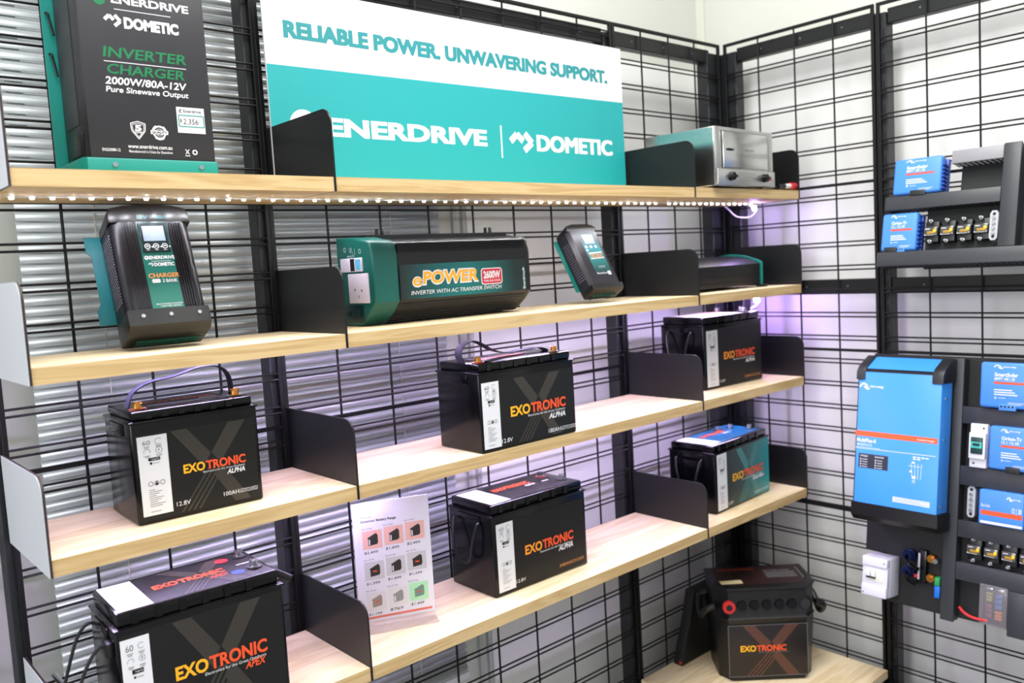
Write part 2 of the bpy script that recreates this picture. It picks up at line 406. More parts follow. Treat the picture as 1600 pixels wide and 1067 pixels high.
def mesh_panel(label, loc, yaw, W_, n, toppair=False, z0=FLOOR+0.02):
    t = thing('wire_mesh_panel', label, 'mesh panel', loc, yaw, 'black wire mesh panels')
    h0 = z0; r = 0.005
    g = G()
    g.box(0, 0.010, -r, r, h0, ZT, 0.001, 1); g.box(W_-0.010, W_, -r, r, h0, ZT, 0.001, 1)
    g.box(0.0105, W_-0.0105, -r, r, ZT-0.010, ZT, 0.001, 1); g.box(0.0105, W_-0.0105, -r, r, h0, h0+0.010, 0.001, 1)
    g.build('frame', BLACK, t)
    g = G()
    for k in range(1, n):
        x = W_*k/n; g.cyl((x, 0.002, h0+0.005), (x, 0.002, ZT-0.005), 0.0030, 8)
    g.build('vertical_wires', BLACK, t)
    g = G(); k = 0 if not toppair else -1
    while zup(k) > h0+0.03:
        for dz in (0, 0.0136): g.cyl((0.005, -0.0015, zup(k)-dz), (W_-0.005, -0.0015, zup(k)-dz), 0.0026, 8)
        k += 1
    g.build('horizontal_wires', BLACK, t)
    for z, r2 in ((0.0046, 0.0046), (-0.5405, 0.0046), (-1.081, 0.0085)):
        G().box(0.010, W_-0.010, -0.003, 0.004, z-r2, z+r2).build('stiffener_bar', BLACK, t)
mesh_panel('black wire mesh panel of the left shelf bay, in front of the blind', (X0+0.002, 0, 0), 0, X1-X0-0.006, 4, True)
mesh_panel('wide black wire mesh panel of the middle shelf bay', (X1-0.004, 0, 0), 0, X2-X1+0.002, 8, True)
mesh_panel('black wire mesh panel of the right shelf bay beside the corner', (X2+0.002, 0, 0), 0, X3-X2-0.012, 4)
mesh_panel('black wire mesh panel on the right wall next to the corner', (XC, -0.012, 0), -math.pi/2, -YR-0.016, 4)
mesh_panel('black wire mesh panel on the right wall behind the wiring ducts', (XC, YR-0.004, 0), -math.pi/2, 1.19, 8)

# ------------------------------------------------------------------ shelves
SHELFN = ('top', 'second', 'third', 'fourth'); BAYN = ('left', 'middle', 'right')
HOLD = {(0,0): 'tall charger unit', (0,1): 'turquoise sign', (0,2): 'steel oven', (1,0): 'leaning charger with a screen', (1,1): 'long green-ended inverter',
        (1,2): 'slim black inverter', (2,0): 'smallest battery', (2,1): 'strapped wide battery', (2,2): 'battery half behind a plate', (3,0): 'wired battery at bottom left',
        (3,1): 'price list', (3,2): 'turquoise-labelled battery'}
XS = (X0, X1, X2, X3)
for s in range(4):
    for b in range(3):
        xa, xb = XS[b]+0.0025, XS[b+1]-(0.0025 if b < 2 else 0.0085)
        o = G().box(0, xb-xa, 0.0012, D-0.012, -T, -0.0012).build('shelf_board', EDGE)
        G().box(0, xb-xa, 0.0011, D-0.012, -0.0011, 0).build('top_veneer', WOOD, o, label='pale wood-grained top face')
        G().box(0, xb-xa, 0, 0.0010, -T, 0).build('edge_band', EDGE, o, label='tan front edge band')
        o.location = (xa, -D, Z[s])
        tag(o, 'pine shelf board, %s shelf of the %s bay, carrying the %s' % (SHELFN[s], BAYN[b], HOLD[(s, b)]), 'shelf', 'pine shelf boards')
BPOS = ('at the left end', 'between left and middle bays', 'between middle and right bays', 'at the corner end')
def bracket(s, k):
    t = thing('shelf_bracket', '%s side plate of the %s shelf %s' % ('white-faced' if k == 0 else 'black', SHELFN[s], BPOS[k]), 'bracket', (XS[k]-(0.0055 if k == 3 else 0), 0, Z[s]), 0, 'shelf side plates')
    zt, r = 0.139, 0.032; poly = [(-0.007, -T), (-D-0.002, -T), (-D-0.002, zt-r)]
    for i in range(1, 8):
        a = math.pi - i*math.pi/14; poly.append((-D-0.002+r+r*math.cos(a), zt-r+r*math.sin(a)))
    poly.append((-0.007, zt))
    G().prism(poly, 'x', -0.002, 0.002).build('side_plate', EDGE_BROWN if k == 0 else BLACK_SOFT, t)
    if k == 0:
        q = [(p[0]*1.0 if i else p[0], p[1]) for i, p in enumerate(poly)]
        G().prism(q, 'x', -0.0032, -0.0021).build('white_face', mat('pale_plate_paint', (186, 189, 195), .4), t, label='white outer face')
    G().box(-0.003, 0.003, -0.0065, 0.012, 0.02, 0.12).build('hook_tab', BLACK, t)
for s in range(4):
    for k in range(4): bracket(s, k)

# corner deck and plinth
g = G()
g.prism([(X2-0.01, -0.012), (X2-0.01, -0.572), (XC-0.012, -0.572), (XC-0.012, -0.012)], 'z', ZD-0.028, ZD, 0.001, 1)
dk = g.build('corner_deck', WOOD); tag(dk, 'pine deck in the corner under the battery box, close to the floor', 'shelf')
pl = G().box(1.35, XC-0.012, -1.70, -0.585, FLOOR, ZD-0.03, 0.003).build('plinth', BLACK); tag(pl, 'black low plinth on the floor under the right-hand mesh panel', 'plinth')
pb = G().box(X2+0.02, XC-0.03, -0.55, -0.03, FLOOR, ZD-0.0285, 0.003).build('deck_base', BLACK); tag(pb, 'black base box carrying the corner deck', 'plinth')

# ------------------------------------------------------------------ LED strips under the shelves
def led_strip(s):
    top_ = s == 0
    t = thing('led_strip', 'white LED strip under the %s shelf%s' % (SHELFN[s], ', its row of lit dots in view' if top_ else ''), 'light strip', (X0+0.02, -0.145, Z[s]-T-0.0005), 0, 'LED strips under the shelves')
    L_ = X3-X0-0.06
    G().box(0, L_, -0.004, 0.004, -0.0012, 0).build('tape', WHITE_PANEL, t)
    E_ = emit('led_glow_%d' % s, LED_COL_TOP if top_ else LED_COL_LOW, LED_TOP*5 if top_ else LED_LOW)
    if top_:
        n = 71; first = None
        for k in range(n):
            if k == 55: continue
            x = 0.012 + k*0.0325
            if first is None:
                g = G()
                for (za, ra), (zb, rb) in zip(((-.0012, .0048), (-.0026, .0046)), ((-.0026, .0046), (-.0042, .0036))):
                    g.cyl((0, 0, za), (0, 0, zb), ra, 12, rb)
                first = g.build('led', emit('led_lens_glow', (.95, .96, 1.0), 2.6), t)
                lit = G().cyl((0, 0, -.0048), (0, 0, -.0043), .0032, 12).build('diode', E_, first)
                first.location = (x, 0, 0)
            else:
                o = first.copy(); COL.objects.link(o); o.parent = t; o.location = (x, 0, 0)
                d2 = lit.copy(); COL.objects.link(d2); d2.parent = o
    else:
        G().box(0.01, L_-0.01, -0.003, 0.003, -0.0022, -0.0012).build('led_row', E_, t, False)
for s in range(3): led_strip(s)

# ------------------------------------------------------------------ batteries
XMARK = lambda w, h, x0, x1, y0, y1: None
def chevron(u0, u1, v0, v1):
    """the big X behind the lettering: two broad strokes, the lower left one cut into stripes"""
    w = u1-u0; h = v1-v0; it = []
    mx, my = u0+w*0.42, v0+h*0.66
    it.append(('p', [(u0, v1), (u0+w*0.21, v1), (u0+w*0.50, v0+h*0.66), (u0+w*0.40, v0+h*0.50)]))
    it.append(('p', [(u0+w*0.76, v1), (u1, v1), (u0+w*0.62, v0+h*0.52), (u0+w*0.51, v0+h*0.665)]))
    it.append(('p', [(u0+w*0.62, v0+h*0.50), (u0+w*0.78, v0+h*0.30), (u1, v0), (u0+w*0.78, v0), (u0+w*0.53, v0+h*0.37)]))
    for k in range(4):
        a = k*0.075
        it.append(('p', [(u0+w*(0.05+a), v0), (u0+w*(0.085+a), v0), (u0+w*(0.50+a*0.9), v0+h*0.50), (u0+w*(0.465+a*0.9), v0+h*0.50)]))
    return it
def exo_items(u0, u1, v, h):
    a = u0 + (u1-u0)*0.355
    return [('t', 'EXO', u0, a-0.002, v, h, 0.035, 0)], [('t', 'TRONIC', a, u1, v, h, 0.035, 0)]
def battery(label, x, y, z, yaw, w, d, h, lid, face, cap=None, volt='12.8V', strap=None, tp=None, toplabel=None, variant='ALPHA', vcol=None, side_handle=False, term=None, labelmat=None, lh=None, cord=False, warm=False, xmark=True):
    t = thing('battery', label, 'battery', (x, y, z), yaw, 'batteries on the shelves')
    G().prism([(0.004, -0.004), (0.004, -d+0.004), (w-0.004, -d+0.004), (w-0.004, -0.004)], 'z', 0, h*0.25, 0.003)
    g = G(); g.box(0, w, -d, 0, 0, h, 0.006, 3)
    g.box(-0.002, w+0.002, -d-0.002, 0.002, h-0.006, h-0.001, 0.002)
    g.build('case', CASE, t)
    g = G(); g.box(0.006, w-0.006, -d+0.006, -0.006, h, h+lid, 0.004, 2)
    for i in range(6):
        g.box(0.03+(w-0.06)*i/6, 0.03+(w-0.06)*i/6+0.012, -d+0.004, -d+0.0075, h+0.002, h+lid-0.003)
    g.box(-0.004, 0.002, -d*0.75, -d*0.25, h-0.03, h-0.008, 0.002)
    ld = g.build('lid', CASE, t)
    # terminals
    H = h+lid
    for (tx, ty, col) in term:
        q = G(); q.cyl((tx, ty, H-0.001), (tx, ty, H+0.004), 0.011, 6); q.cyl((tx, ty, H+0.004), (tx, ty, H+0.011), 0.0075, 12); q.cyl((tx, ty, H+0.011), (tx, ty, H+0.015), 0.009, 6)
        tm = q.build('terminal', BRASS if not (side_handle or variant == 'APEX') else STEEL, t)
        G().cyl((tx, ty, H), (tx, ty, H+0.0025), 0.0155, 20).build('terminal_ring', (mat('dark_red_ring', (112, 26, 26), .4) if col == 'r' else CASE2) if variant != 'APEX' else CASE2, tm)
    # front label
    F = front(d); s0, s1, sv0, sv1 = face['strip']; lb = face['label']
    plate = print_on(t, 'front_label', labelmat or LABELD, F, [('r',) + lb], 1)
    if xmark: print_on(plate, 'chevron_print', LABELX if labelmat is None else mat('pale_teal_chevron', (60, 128, 128), 0.35), F, chevron(*face['x']), 2)
    info = print_on(plate, 'info_strip', WHITEPRINT, F, [('r', s0, sv0, s1, sv1)], 2)
    it = []; sw = s1-s0; sh = sv1-sv0; cx1, cx2 = s0+sw*0.30, s0+sw*0.70
    it += [('t', '60', cx1-sw*.13, cx1+sw*.13, sv1-sh*.11, sh*.055, 0.0)]
    it += [('o', cx2, sv1-sh*.08, sw*.10, sw*.115, 0.6, 5.6), ('o', cx1, sv1-sh*.20, sw*.10, sw*.115, -0.4, 3.6), ('o', cx2, sv1-sh*.19, sw*.10, sw*.115), ('p', [(cx2-sw*.02, sv1-sh*.21), (cx2+sw*.04, sv1-sh*.185), (cx2, sv1-sh*.185), (cx2+sw*.01, sv1-sh*.165), (cx2-sw*.04, sv1-sh*.19), (cx2, sv1-sh*.19)])]
    for k in range(2):
        for cx in (cx1, cx2): it += [('r', cx-sw*.11, sv1-sh*(.135+.115*k), cx+sw*.11, sv1-sh*(.129+.115*k)), ('r', cx-sw*.08, sv1-sh*(.15+.115*k), cx+sw*.08, sv1-sh*(.144+.115*k))]
    for k in range(3): it.append(('o', s0+sw*(.33+.2*k), sv1-sh*.60, sw*.065, sw*.085))
    for k in range(9): it.append(('r', s0+sw*.25, sv1-sh*(.68+.026*k), s0+sw*(.45+.35*((k*37) % 10)/10), sv1-sh*(.674+.026*k)))
    it.append(('r', s0+sw*.25, sv1-sh*.955, s0+sw*.6, sv1-sh*.949))
    print_on(info, 'fine_print', GREYPRINT, F, it, 3)
    bt = [('rr', s0+sw*.32, sv1-sh*.315, s0+sw*.72, sv1-sh*.275, sw*.02), ('c', s0+sw*.40, sv1-sh*.345, sw*.045), ('p', [(s0+sw*.46, sv1-sh*.625), (s0+sw*.60, sv1-sh*.625), (s0+sw*.53, sv1-sh*.575)]), ('t', 'App Store', s0+sw*.48, s0+sw*.70, sv1-sh*.352, sh*.014)]
    print_on(info, 'badge_print', DARKPRINT, F, bt, 3)
    print_on(info, 'badge_lettering', WHITEPRINT, F, [('t', 'Google Play', s0+sw*.42, s0+sw*.69, sv1-sh*.302, sh*.016)], 4)
    e0, e1, ev, eh = face['exo']; A_, B_ = exo_items(e0, e1, ev, eh)
    print_on(plate, 'brand_lettering', YELLOW if not warm else mat('deep_amber_print', (242, 150, 36), 0.4), F, A_, 3); print_on(plate, 'brand_lettering', ORANGE, F, B_, 3)
    a0, a1, av, ah = face['sub']
    wt = [('t', 'Electronics for the Great Outdoors', e0+(e1-e0)*.30, e1-(e1-e0)*.02, ev-eh*.40, eh*.24, 0.0)]
    vt = [('t', variant, a0, a1, av, ah, 0.03, 0.25)]
    if vcol is None: wt += vt
    else: print_on(plate, 'variant_lettering', vcol, F, vt, 3)
    if volt: print_on(plate, 'voltage_lettering', WHITEPRINT, F, [('t', volt, face['volt'][0], face['volt'][1], face['volt'][2], face['volt'][3])], 3)
    cpm = WHITEPRINT if not warm else mat('tan_print', (214, 140, 70), 0.4)
    if cap:
        c0, c1, cv, ch = face['cap']; cw = c1-c0
        ci = [('t', cap, c0, c0+cw*.44, cv, ch)]
        ci += [('t', 'LITHIUM LiFePO4', c0+cw*.47, c1, cv+ch*.55, ch*.42), ('t', 'DEEP CYCLE BATTERY', c0+cw*.47, c1, cv, ch*.42)]
        print_on(plate, 'capacity_lettering', cpm, F, ci, 3)
    print_on(plate, 'lettering', WHITEPRINT, F, wt, 3)
    if toplabel:
        TF = top(H); q0, q1 = toplabel['u']; dv0, dv1 = toplabel['v']
        pl_ = print_on(t, 'top_label', toplabel.get('mat', LABELD), TF, [('r', q0, dv0, q1, dv1)], 1)
        if 'white' in toplabel:
            wq = toplabel['white']
            print_on(pl_, 'info_strip', WHITEPRINT, TF, [('r', q0, dv0, wq, dv1)], 2)
            print_on(pl_, 'fine_print', GREYPRINT, TF, [('o', q0+(wq-q0)*.35, dv0+(dv1-dv0)*.14, .004, .0055), ('o', q0+(wq-q0)*.65, dv0+(dv1-dv0)*.14, .004, .0055)] + [('r', q0+.008, dv0+(dv1-dv0)*(.55+.06*k), q0+(wq-q0)*.5, dv0+(dv1-dv0)*(.565+.06*k)) for k in range(6)], 3)
        if toplabel.get('x'): print_on(pl_, 'chevron_print', LABELX, TF, chevron(*toplabel['x']), 2)
        f0, f1, fv, fh = toplabel['exo']; A_, B_ = exo_items(f0, f1, fv, fh)
        print_on(pl_, 'brand_lettering', ORANGE, TF, A_+B_, 3)
        print_on(pl_, 'lettering', vcol or WHITEPRINT, TF, [('t', variant, f0+(f1-f0)*.72, f1, fv-fh*1.0, fh*.6, 0.02, 0.2)], 3)
        for (du, dv, c) in toplabel.get('dots', ()): print_on(pl_, 'polarity_mark', RED if c == 'r' else BLUED, TF, [('c', du, dv, 0.013)], 3)
        if 'bar' in toplabel: print_on(pl_, 'bar_print', WHITEPRINT, TF, [('r',) + toplabel['bar']], 3)
    if strap:
        G().ribbon(strap, (0, 1, 0), 0.026, 0.002).build('strap_handle', mat('navy_webbing', (32, 30, 52), 0.75, noise=0.3, scale=300, bump=0.3), t)
    if side_handle:
        for (ax, sgn) in ((0, -1), (w, 1)):
            pts = [(ax+sgn*0.004, -d*0.20, h-0.025), (ax+sgn*0.012, -d*0.21, h-0.030), (ax+sgn*0.022, -d*0.26, h*0.66), (ax+sgn*0.024, -d*0.36, h*0.42), (ax+sgn*0.024, -d*0.60, h*0.42), (ax+sgn*0.022, -d*0.69, h*0.66), (ax+sgn*0.012, -d*0.74, h-0.030), (ax+sgn*0.004, -d*0.75, h-0.025)]
            G().tube(pts, 0.0038, 8).build('side_handle', CASE2, t)
    return t

battery('small black battery labelled 100AH with a raised strap handle, third shelf, left bay', -0.4084, -0.0458, Z[2], -0.0357, 0.2406, 0.1731, 0.194, 0.017,
        dict(strip=(.0095, .0630, .016, .1645), label=(.0095, .008, .2325, .169), x=(.070, .214, .010, .167), exo=(.088, .209, .083, .0155), sub=(.170, .206, .066, .009), volt=(.070, .096, .0235, .008), cap=(.160, .229, .0235, .008)),
        cap='100AH', term=((.026, -.140, 'r'), (.212, -.140, 'k')),
        strap=[(.020, -.085, .205), (.032, -.085, .236), (.063, -.085, .253), (.112, -.085, .260), (.164, -.085, .272), (.203, -.085, .268), (.222, -.085, .246), (.226, -.085, .206)],
        toplabel=dict(u=(.05, .200), v=(-.125, -.03), exo=(.055, .190, -.085, .020)))
battery('wide black battery labelled 180AH with a low drooping strap, third shelf, middle bay', 0.3426, -0.1285, Z[2], -0.0058, 0.3148, 0.167, 0.1929, 0.020,
        dict(strip=(.006, .059, .010, .168), label=(.006, .007, .311, .171), x=(.105, .262, .009, .168), exo=(.092, .278, .0765, .0225), sub=(.217, .275, .0515, .0125), volt=(.060, .094, .0165, .010), cap=(.214, .310, .0155, .010)),
        cap='180AH', term=((.024, -.138, 'r'), (.274, -.138, 'k')),
        strap=[(.012, -.095, .206), (.000, -.095, .234), (.013, -.095, .255), (.040, -.095, .263), (.067, -.095, .254), (.102, -.095, .235), (.148, -.095, .223), (.206, -.095, .224), (.262, -.095, .224), (.298, -.095, .207)],
        toplabel=dict(u=(.06, .24), v=(-.15, -.04), exo=(.07, .22, -.10, .022)))
b340 = battery('tall black battery labelled 340AH beside the price list, fourth shelf, middle bay', 0.4179, -0.0402, Z[3], -0.0091, 0.3339, 0.1793, 0.2120, 0.024,
        dict(strip=(.012, .068, .0115, .1875), label=(.012, .009, .325, .189), x=(.13, .27, .012, .187), exo=(.105, .280, .087, .0225), sub=(.223, .277, .066, .0125), volt=(.070, .102, .021, .0085), cap=(.224, .316, .020, .0085)),
        cap='340AH', term=((.285, -.055, 'r'), (.300, -.125, 'k')), xmark=False, warm=True, side_handle=True,
        toplabel=dict(u=(.014, .30), v=(-.165, -.018), white=.082, exo=(.098, .225, -.080, .022), bar=(.252, -.10, .275, -.094)))
battery('black battery with an orange name, third shelf, right bay, half behind a side plate', 1.3717, -0.0092, Z[2], -0.0413, 0.3154, 0.1801, 0.2120, 0.025,
        dict(strip=(.012, .070, .009, .192), label=(.012, .007, .309, .196), x=(.12, .26, .010, .19), exo=(.100, .270, .0925, .022), sub=(.216, .268, .070, .011), volt=(.074, .104, .018, .008), cap=(.210, .300, .018, .008)),
        cap='250AH', term=((.235, -.055, 'r'), (.285, -.12, 'k'), (.26, -.15, 'k')), xmark=False, warm=True, side_handle=True,
        toplabel=dict(u=(.014, .22), v=(-.16, -.02), exo=(.09, .20, -.08, .02), mat=WHITEPRINT))
GRADL = gradient_mat('dark_to_teal_label', 'x', [(0.0, (30, 36, 36)), (0.45, (36, 66, 68)), (1.0, (40, 150, 158))], 0.05, 0.34)
battery('battery with a dark to turquoise label, fourth shelf, right bay', 1.318, -0.065, Z[3], 0.0627, 0.3497, 0.1741, 0.200, 0.022,
        dict(strip=(.012, .070, .009, .192), label=(.012, .006, .345, .193), x=(.13, .29, .008, .190), exo=(.104, .305, .088, .0225), sub=(.232, .306, .066, .013), volt=(.074, .104, .016, .009), cap=(.240, .335, .016, .008)),
        cap='150AH', term=((.235, -.045, 'r'), (.315, -.12, 'k'), (.29, -.06, 'k')), side_handle=True, labelmat=GRADL, variant='Guardian',
        toplabel=dict(u=(.014, .33), v=(-.155, -.018), white=.08, exo=(.10, .23, -.075, .02), mat=mat('deep_blue_teal_label', (26, 92, 130), 0.3)))
G().tube([(.333, -.085, .205), (.355, -.088, .212), (.382, -.09, .19), (.388, -.09, .150), (.372, -.088, .110), (.352, -.085, .098), (.333, -.085, .092)], .0026, 8).build('wire_loop', CASE2, b340)
ap = battery('largest black battery with a blue-lit top label and braided wires, bottom left corner', -0.4839, -0.1050, Z[3], -0.0397, 0.3099, 0.1769, 0.2392, 0.026,
        dict(strip=(.006, .055, .012, .219), label=(.006, .010, .303, .227), x=(.095, .262, .012, .225), exo=(.094, .268, .1165, .0235), sub=(.222, .264, .094, .013), volt=(.060, .09, .02, .009), cap=(.230, .300, .020, .009)),
        cap='200AH', term=((.280, -.035, 'r'), (.278, -.120, 'k')), side_handle=False, variant='APEX', vcol=ORANGE,
        toplabel=dict(u=(.012, .298), v=(-.166, -.010), white=.072, exo=(.092, .228, -.100, .022), x=(.12, .25, -.164, -.012), dots=((.243, -.035, 'r'), (.243, -.125, 'b')), bar=(.255, -.086, .290, -.082)))
ROPE = mat('braided_black_wire', (26, 26, 28), 0.7, noise=0.5, scale=500, bump=0.5)
for k, pts in enumerate(([(-.003, -.085, .225), (-.022, -.088, .235), (-.042, -.088, .215), (-.060, -.086, .165), (-.072, -.084, .120), (-.076, -.08, .06)],
                         [(-.003, -.140, .200), (-.02, -.142, .205), (-.040, -.14, .180), (-.060, -.135, .130), (-.078, -.13, .07)])):
    G().tube(pts, 0.0032, 8).build('braided_wire', ROPE, ap)
G().box(-.012, .001, -.16, -.125, .186, .214, .004).build('plug', CASE2, ap)
G().tube([(.309, -.05, .232), (.325, -.052, .238), (.345, -.056, .225), (.36, -.06, .21)], 0.0030, 8).build('braided_wire', ROPE, ap)
G().cyl((.335, -.055, .228), (.375, -.064, .20), 0.0085, 12).build('plug', CASE2, ap)

# chrome peg at the bottom left edge
t = thing('display_peg', 'shiny chrome peg sticking out of the mesh at the bottom left edge', 'hook', (-0.535, -0.006, -0.945), 0)
G().cyl((0, 0, 0), (0.002, -0.20, 0.004), 0.0055, 14).build('rod', STEEL, t)
G().cyl((0.002, -0.20, 0.004), (0.002, -0.204, 0.004), 0.0068, 14).build('end_cap', STEEL, t)

# ------------------------------------------------------------------ logos used more than once (plain shapes)
def arrow_mark(u0, v0, w, h):
    """zig-zag mark: a rising peak followed by a chevron pointing right"""
    t = w*0.20
    return [('l', [(u0, v0+h*.48), (u0+w*.27, v0+h*.86), (u0+w*.52, v0+h*.52)], t), ('l', [(u0+w*.60, v0+h*.92), (u0+w*.90, v0+h*.47), (u0+w*.56, v0+h*.05)], t)]
def swirl_mark(u, v, r):
    return [('o', u, v, r*.55, r, 0.5, 3.6), ('p', [(u-r*.9, v-r*.2), (u-r*.2, v-r*.1), (u+r*.5, v+r*.3), (u+r*.95, v+r*.2), (u+r*.7, v-r*.6), (u, v-r), (u-r*.7, v-r*.7)])]
def wave_mark(u, v, w, h):
    return [('l', [(u, v+h*.3), (u+w*.12, v+h*.9), (u+w*.26, v+h*.8), (u+w*.34, v+h*.2), (u+w*.30, v-h*.1)], h*.28), ('l', [(u+w*.18, v+h*.45), (u+w*.30, v), (u+w*.42, v+h*.1)], h*.28),
            ('t', 'victron energy', u+w*.42, u+w, v+h*.30, h*.42, 0.03, 0.15)]
def wide_text(s, u0, u1, v, h, bold=0.03, sh=0.0): return ('t', s, u0, u1, v, h, bold, sh)

# ------------------------------------------------------------------ turquoise sign on the top shelf
sg = thing('display_sign', 'large white and turquoise sign board standing on the top shelf', 'sign', (-0.003, -0.042, 0), 0)
G().box(0, 1.192, -0.0025, 0.0025, 0, 0.452, 0.0006, 1).build('board', mat('white_sign_board', (218, 218, 225), 0.45), sg)
SF = front(0.0025)
fld = print_on(sg, 'turquoise_field', TEALSIGN, SF, [('p', [(0.001, 0.001), (1.191, 0.001), (1.191, 0.288), (0.001, 0.277)])], 1)
print_on(sg, 'headline_lettering', mat('teal_sign_print', (36, 132, 138), 0.5), SF, [
    ('tb', 'RELIABLE POWER. UNWAVERING SUPPORT.', 0.048, 1.125, 0.341, 0.0355, 0.0016, 0.028)], 1)
print_on(fld, 'logo_mark', WHITEPRINT, SF, arrow_mark(0.713, 0.119, 0.090, 0.054), 2); print_on(fld, 'logo_mark', WHITEPRINT, SF, swirl_mark(0.082, 0.147, 0.036), 2)
print_on(fld, 'maker_lettering', WHITEPRINT, SF, [('tb', 'DOMETIC', 0.812, 1.134, 0.122, 0.046, 0.0034, 0.0)], 2); print_on(fld, 'dividing_line', WHITEPRINT, SF, [('l', [(0.679, 0.098), (0.679, 0.186)], 0.0045)], 2)
w = [('tb', 'ENERDRIVE', 0.138, 0.628, 0.128, 0.040, 0.0016, 0.028)]
print_on(fld, 'white_lettering', WHITEPRINT, SF, w, 2)

# ------------------------------------------------------------------ tall inverter charger on the top shelf
t = thing('inverter_charger', 'tall charcoal and green inverter charger hung at top left beside the sign', 'inverter', (-0.426, -0.036, 0), 0)
WB, DB, HB = 0.230, 0.152, 0.455
g = G(); g.box(0, WB, -DB, -0.006, 0.004, HB, 0.005, 2)
g.box(-0.0015, 0.0, -DB+0.045, -0.03, 0.10, HB-0.05)
g.build('casing', CASEGREY, t)
G().prism([(-0.020, -0.006), (-0.020, -0.0015), (WB+0.020, -0.0015), (WB+0.020, -0.006)], 'z', 0.003, HB).build('back_flange', TEAL, t)
G().box(-0.003, 0.0005, -DB*0.80, -DB*0.30, 0.045, 0.085, 0.002).build('side_socket', CASE2, t)
G().prism([(-0.016, -0.008), (-0.016, -DB+0.010), (-0.008, -DB-0.008), (WB-0.002, -DB-0.008), (WB+0.007, -DB+0.010), (WB+0.007, -0.008)], 'z', 0.0, 0.036, 0.003).build('base_plate', TEAL, t)
g = G()
for x in (0.038, 0.196): g.cyl((x, -DB-0.0075, 0.024), (x, -DB-0.0105, 0.024), 0.0045, 12)
g.build('screw_pair', STEEL, t)
g = G()
for z in (0.32, 0.245): g.tube([(-0.012, 0.034, z+0.005), (-0.012, -0.012, z), (-0.010, -0.016, z-0.012), (-0.005, -0.017, z-0.042)], 0.0025, 8)
g.build('hanging_hook', BLACK, t)
F = front(DB)
print_on(t, 'lettering', WHITEPRINT, F, [('t', 'ENERDRIVE', .060, .200, .314, .013, .03), ('l', [(.064, .303), (.165, .303)], .0012), ('t', 'DOMETIC', .079, .178, .272, .0175, .055),
    ('l', [(.038, .209), (.186, .209)], .0012), ('t', '2000W/80A-12V', .037, .184, .169, .0125, .02, .12), ('t', 'Pure Sinewave Output', .037, .186, .155, .0095, .015, .12),
    ], 1)
print_on(t, 'address_lettering', WHITEPRINT, F, [('t', 'www.enerdrive.com.au', .066, .146, .056, .0070, .01), ('t', 'Manufactured in China for Enerdrive', .067, .146, .048, .0045, .006), ], 1)
print_on(t, 'serial_lettering', WHITEPRINT, F, [('t', 'EN220080-12', .021, .052, .049, .0050, .008)], 1)
print_on(t, 'symbol_print', WHITEPRINT, F, [
    ('l', [(.171, .058), (.178, .049)], .0014), ('l', [(.178, .058), (.171, .049)], .0014), ('l', [(.170, .046), (.179, .046)], .0014), ('o', .189, .053, .0028, .0050)], 1)
print_on(t, 'logo_mark', WHITEPRINT, F, arrow_mark(.046, .272, .030, .022), 1)
print_on(t, 'green_lettering', mat('emerald_print', (10, 112, 68), 0.45), F, [('t', 'INVERTER', .037, .188, .217, .0175, .022, .12), ('t', 'CHARGER', .042, .182, .188, .0165, .022, .12)], 1)
print_on(t, 'logo_mark', mat('emerald_print', (10, 112, 68), 0.45), F, swirl_mark(.040, .318, .012), 1)
sh = [(.074, .101), (.087, .105), (.100, .101), (.099, .088), (.087, .073), (.075, .088)]
print_on(t, 'badge_print', WHITEPRINT, F, [('l', sh + [sh[0]], .0014), ('l', [(p[0]*.8+.0174, p[1]*.8+.018) for p in sh + [sh[0]]], .0009), ('t', '5', .081, .093, .088, .010, .05), ('t', 'YEAR', .080, .094, .0835, .0032, .02),
    ('o', .125, .087, .0095, .0125), ('o', .125, .087, .0125, .0140, 0, 1), ('o', .125, .087, .0125, .0140, 2, 3), ('o', .125, .087, .0125, .0140, 4, 5.4), ('r', .109, .0835, .141, .0905), ('o', .125, .087, .006, .0068)], 1)
print_on(t, 'badge_lettering', DARKPRINT, F, [('t', 'QUALITY', .111, .139, .085, .0042, .03)], 2)
pt = thing('price_tag', 'small white price tag with a handwritten amount stuck on the tall charger', 'price tag', (-0.266, -0.036-DB-0.0002, 0.089), -0.0)
G().box(0, .053, -.0009, -.0002, 0, .048).build('card', WHITEPRINT, pt)
F2 = front(.0009)
print_on(pt, 'frame_print', mat('grey_teal_print', (70, 142, 140), .5), F2, [('l', [(.003, .012), (.051, .012), (.051, .033), (.003, .033), (.003, .012)], .0022)], 1)
print_on(pt, 'lettering', mat('dark_slate_print', (62, 76, 88), .5), F2, [('t', 'Enerdrive', .013, .047, .0385, .0055, .015), ('o', .008, .041, .0015, .0035, .6, 5.2)], 1)
print_on(pt, 'handwriting', DARKPRINT, F2, [('t', '$', .005, .009, .020, .006), ('t', '2,356', .011, .040, .0165, .010, 0.0, 0.1)], 1)

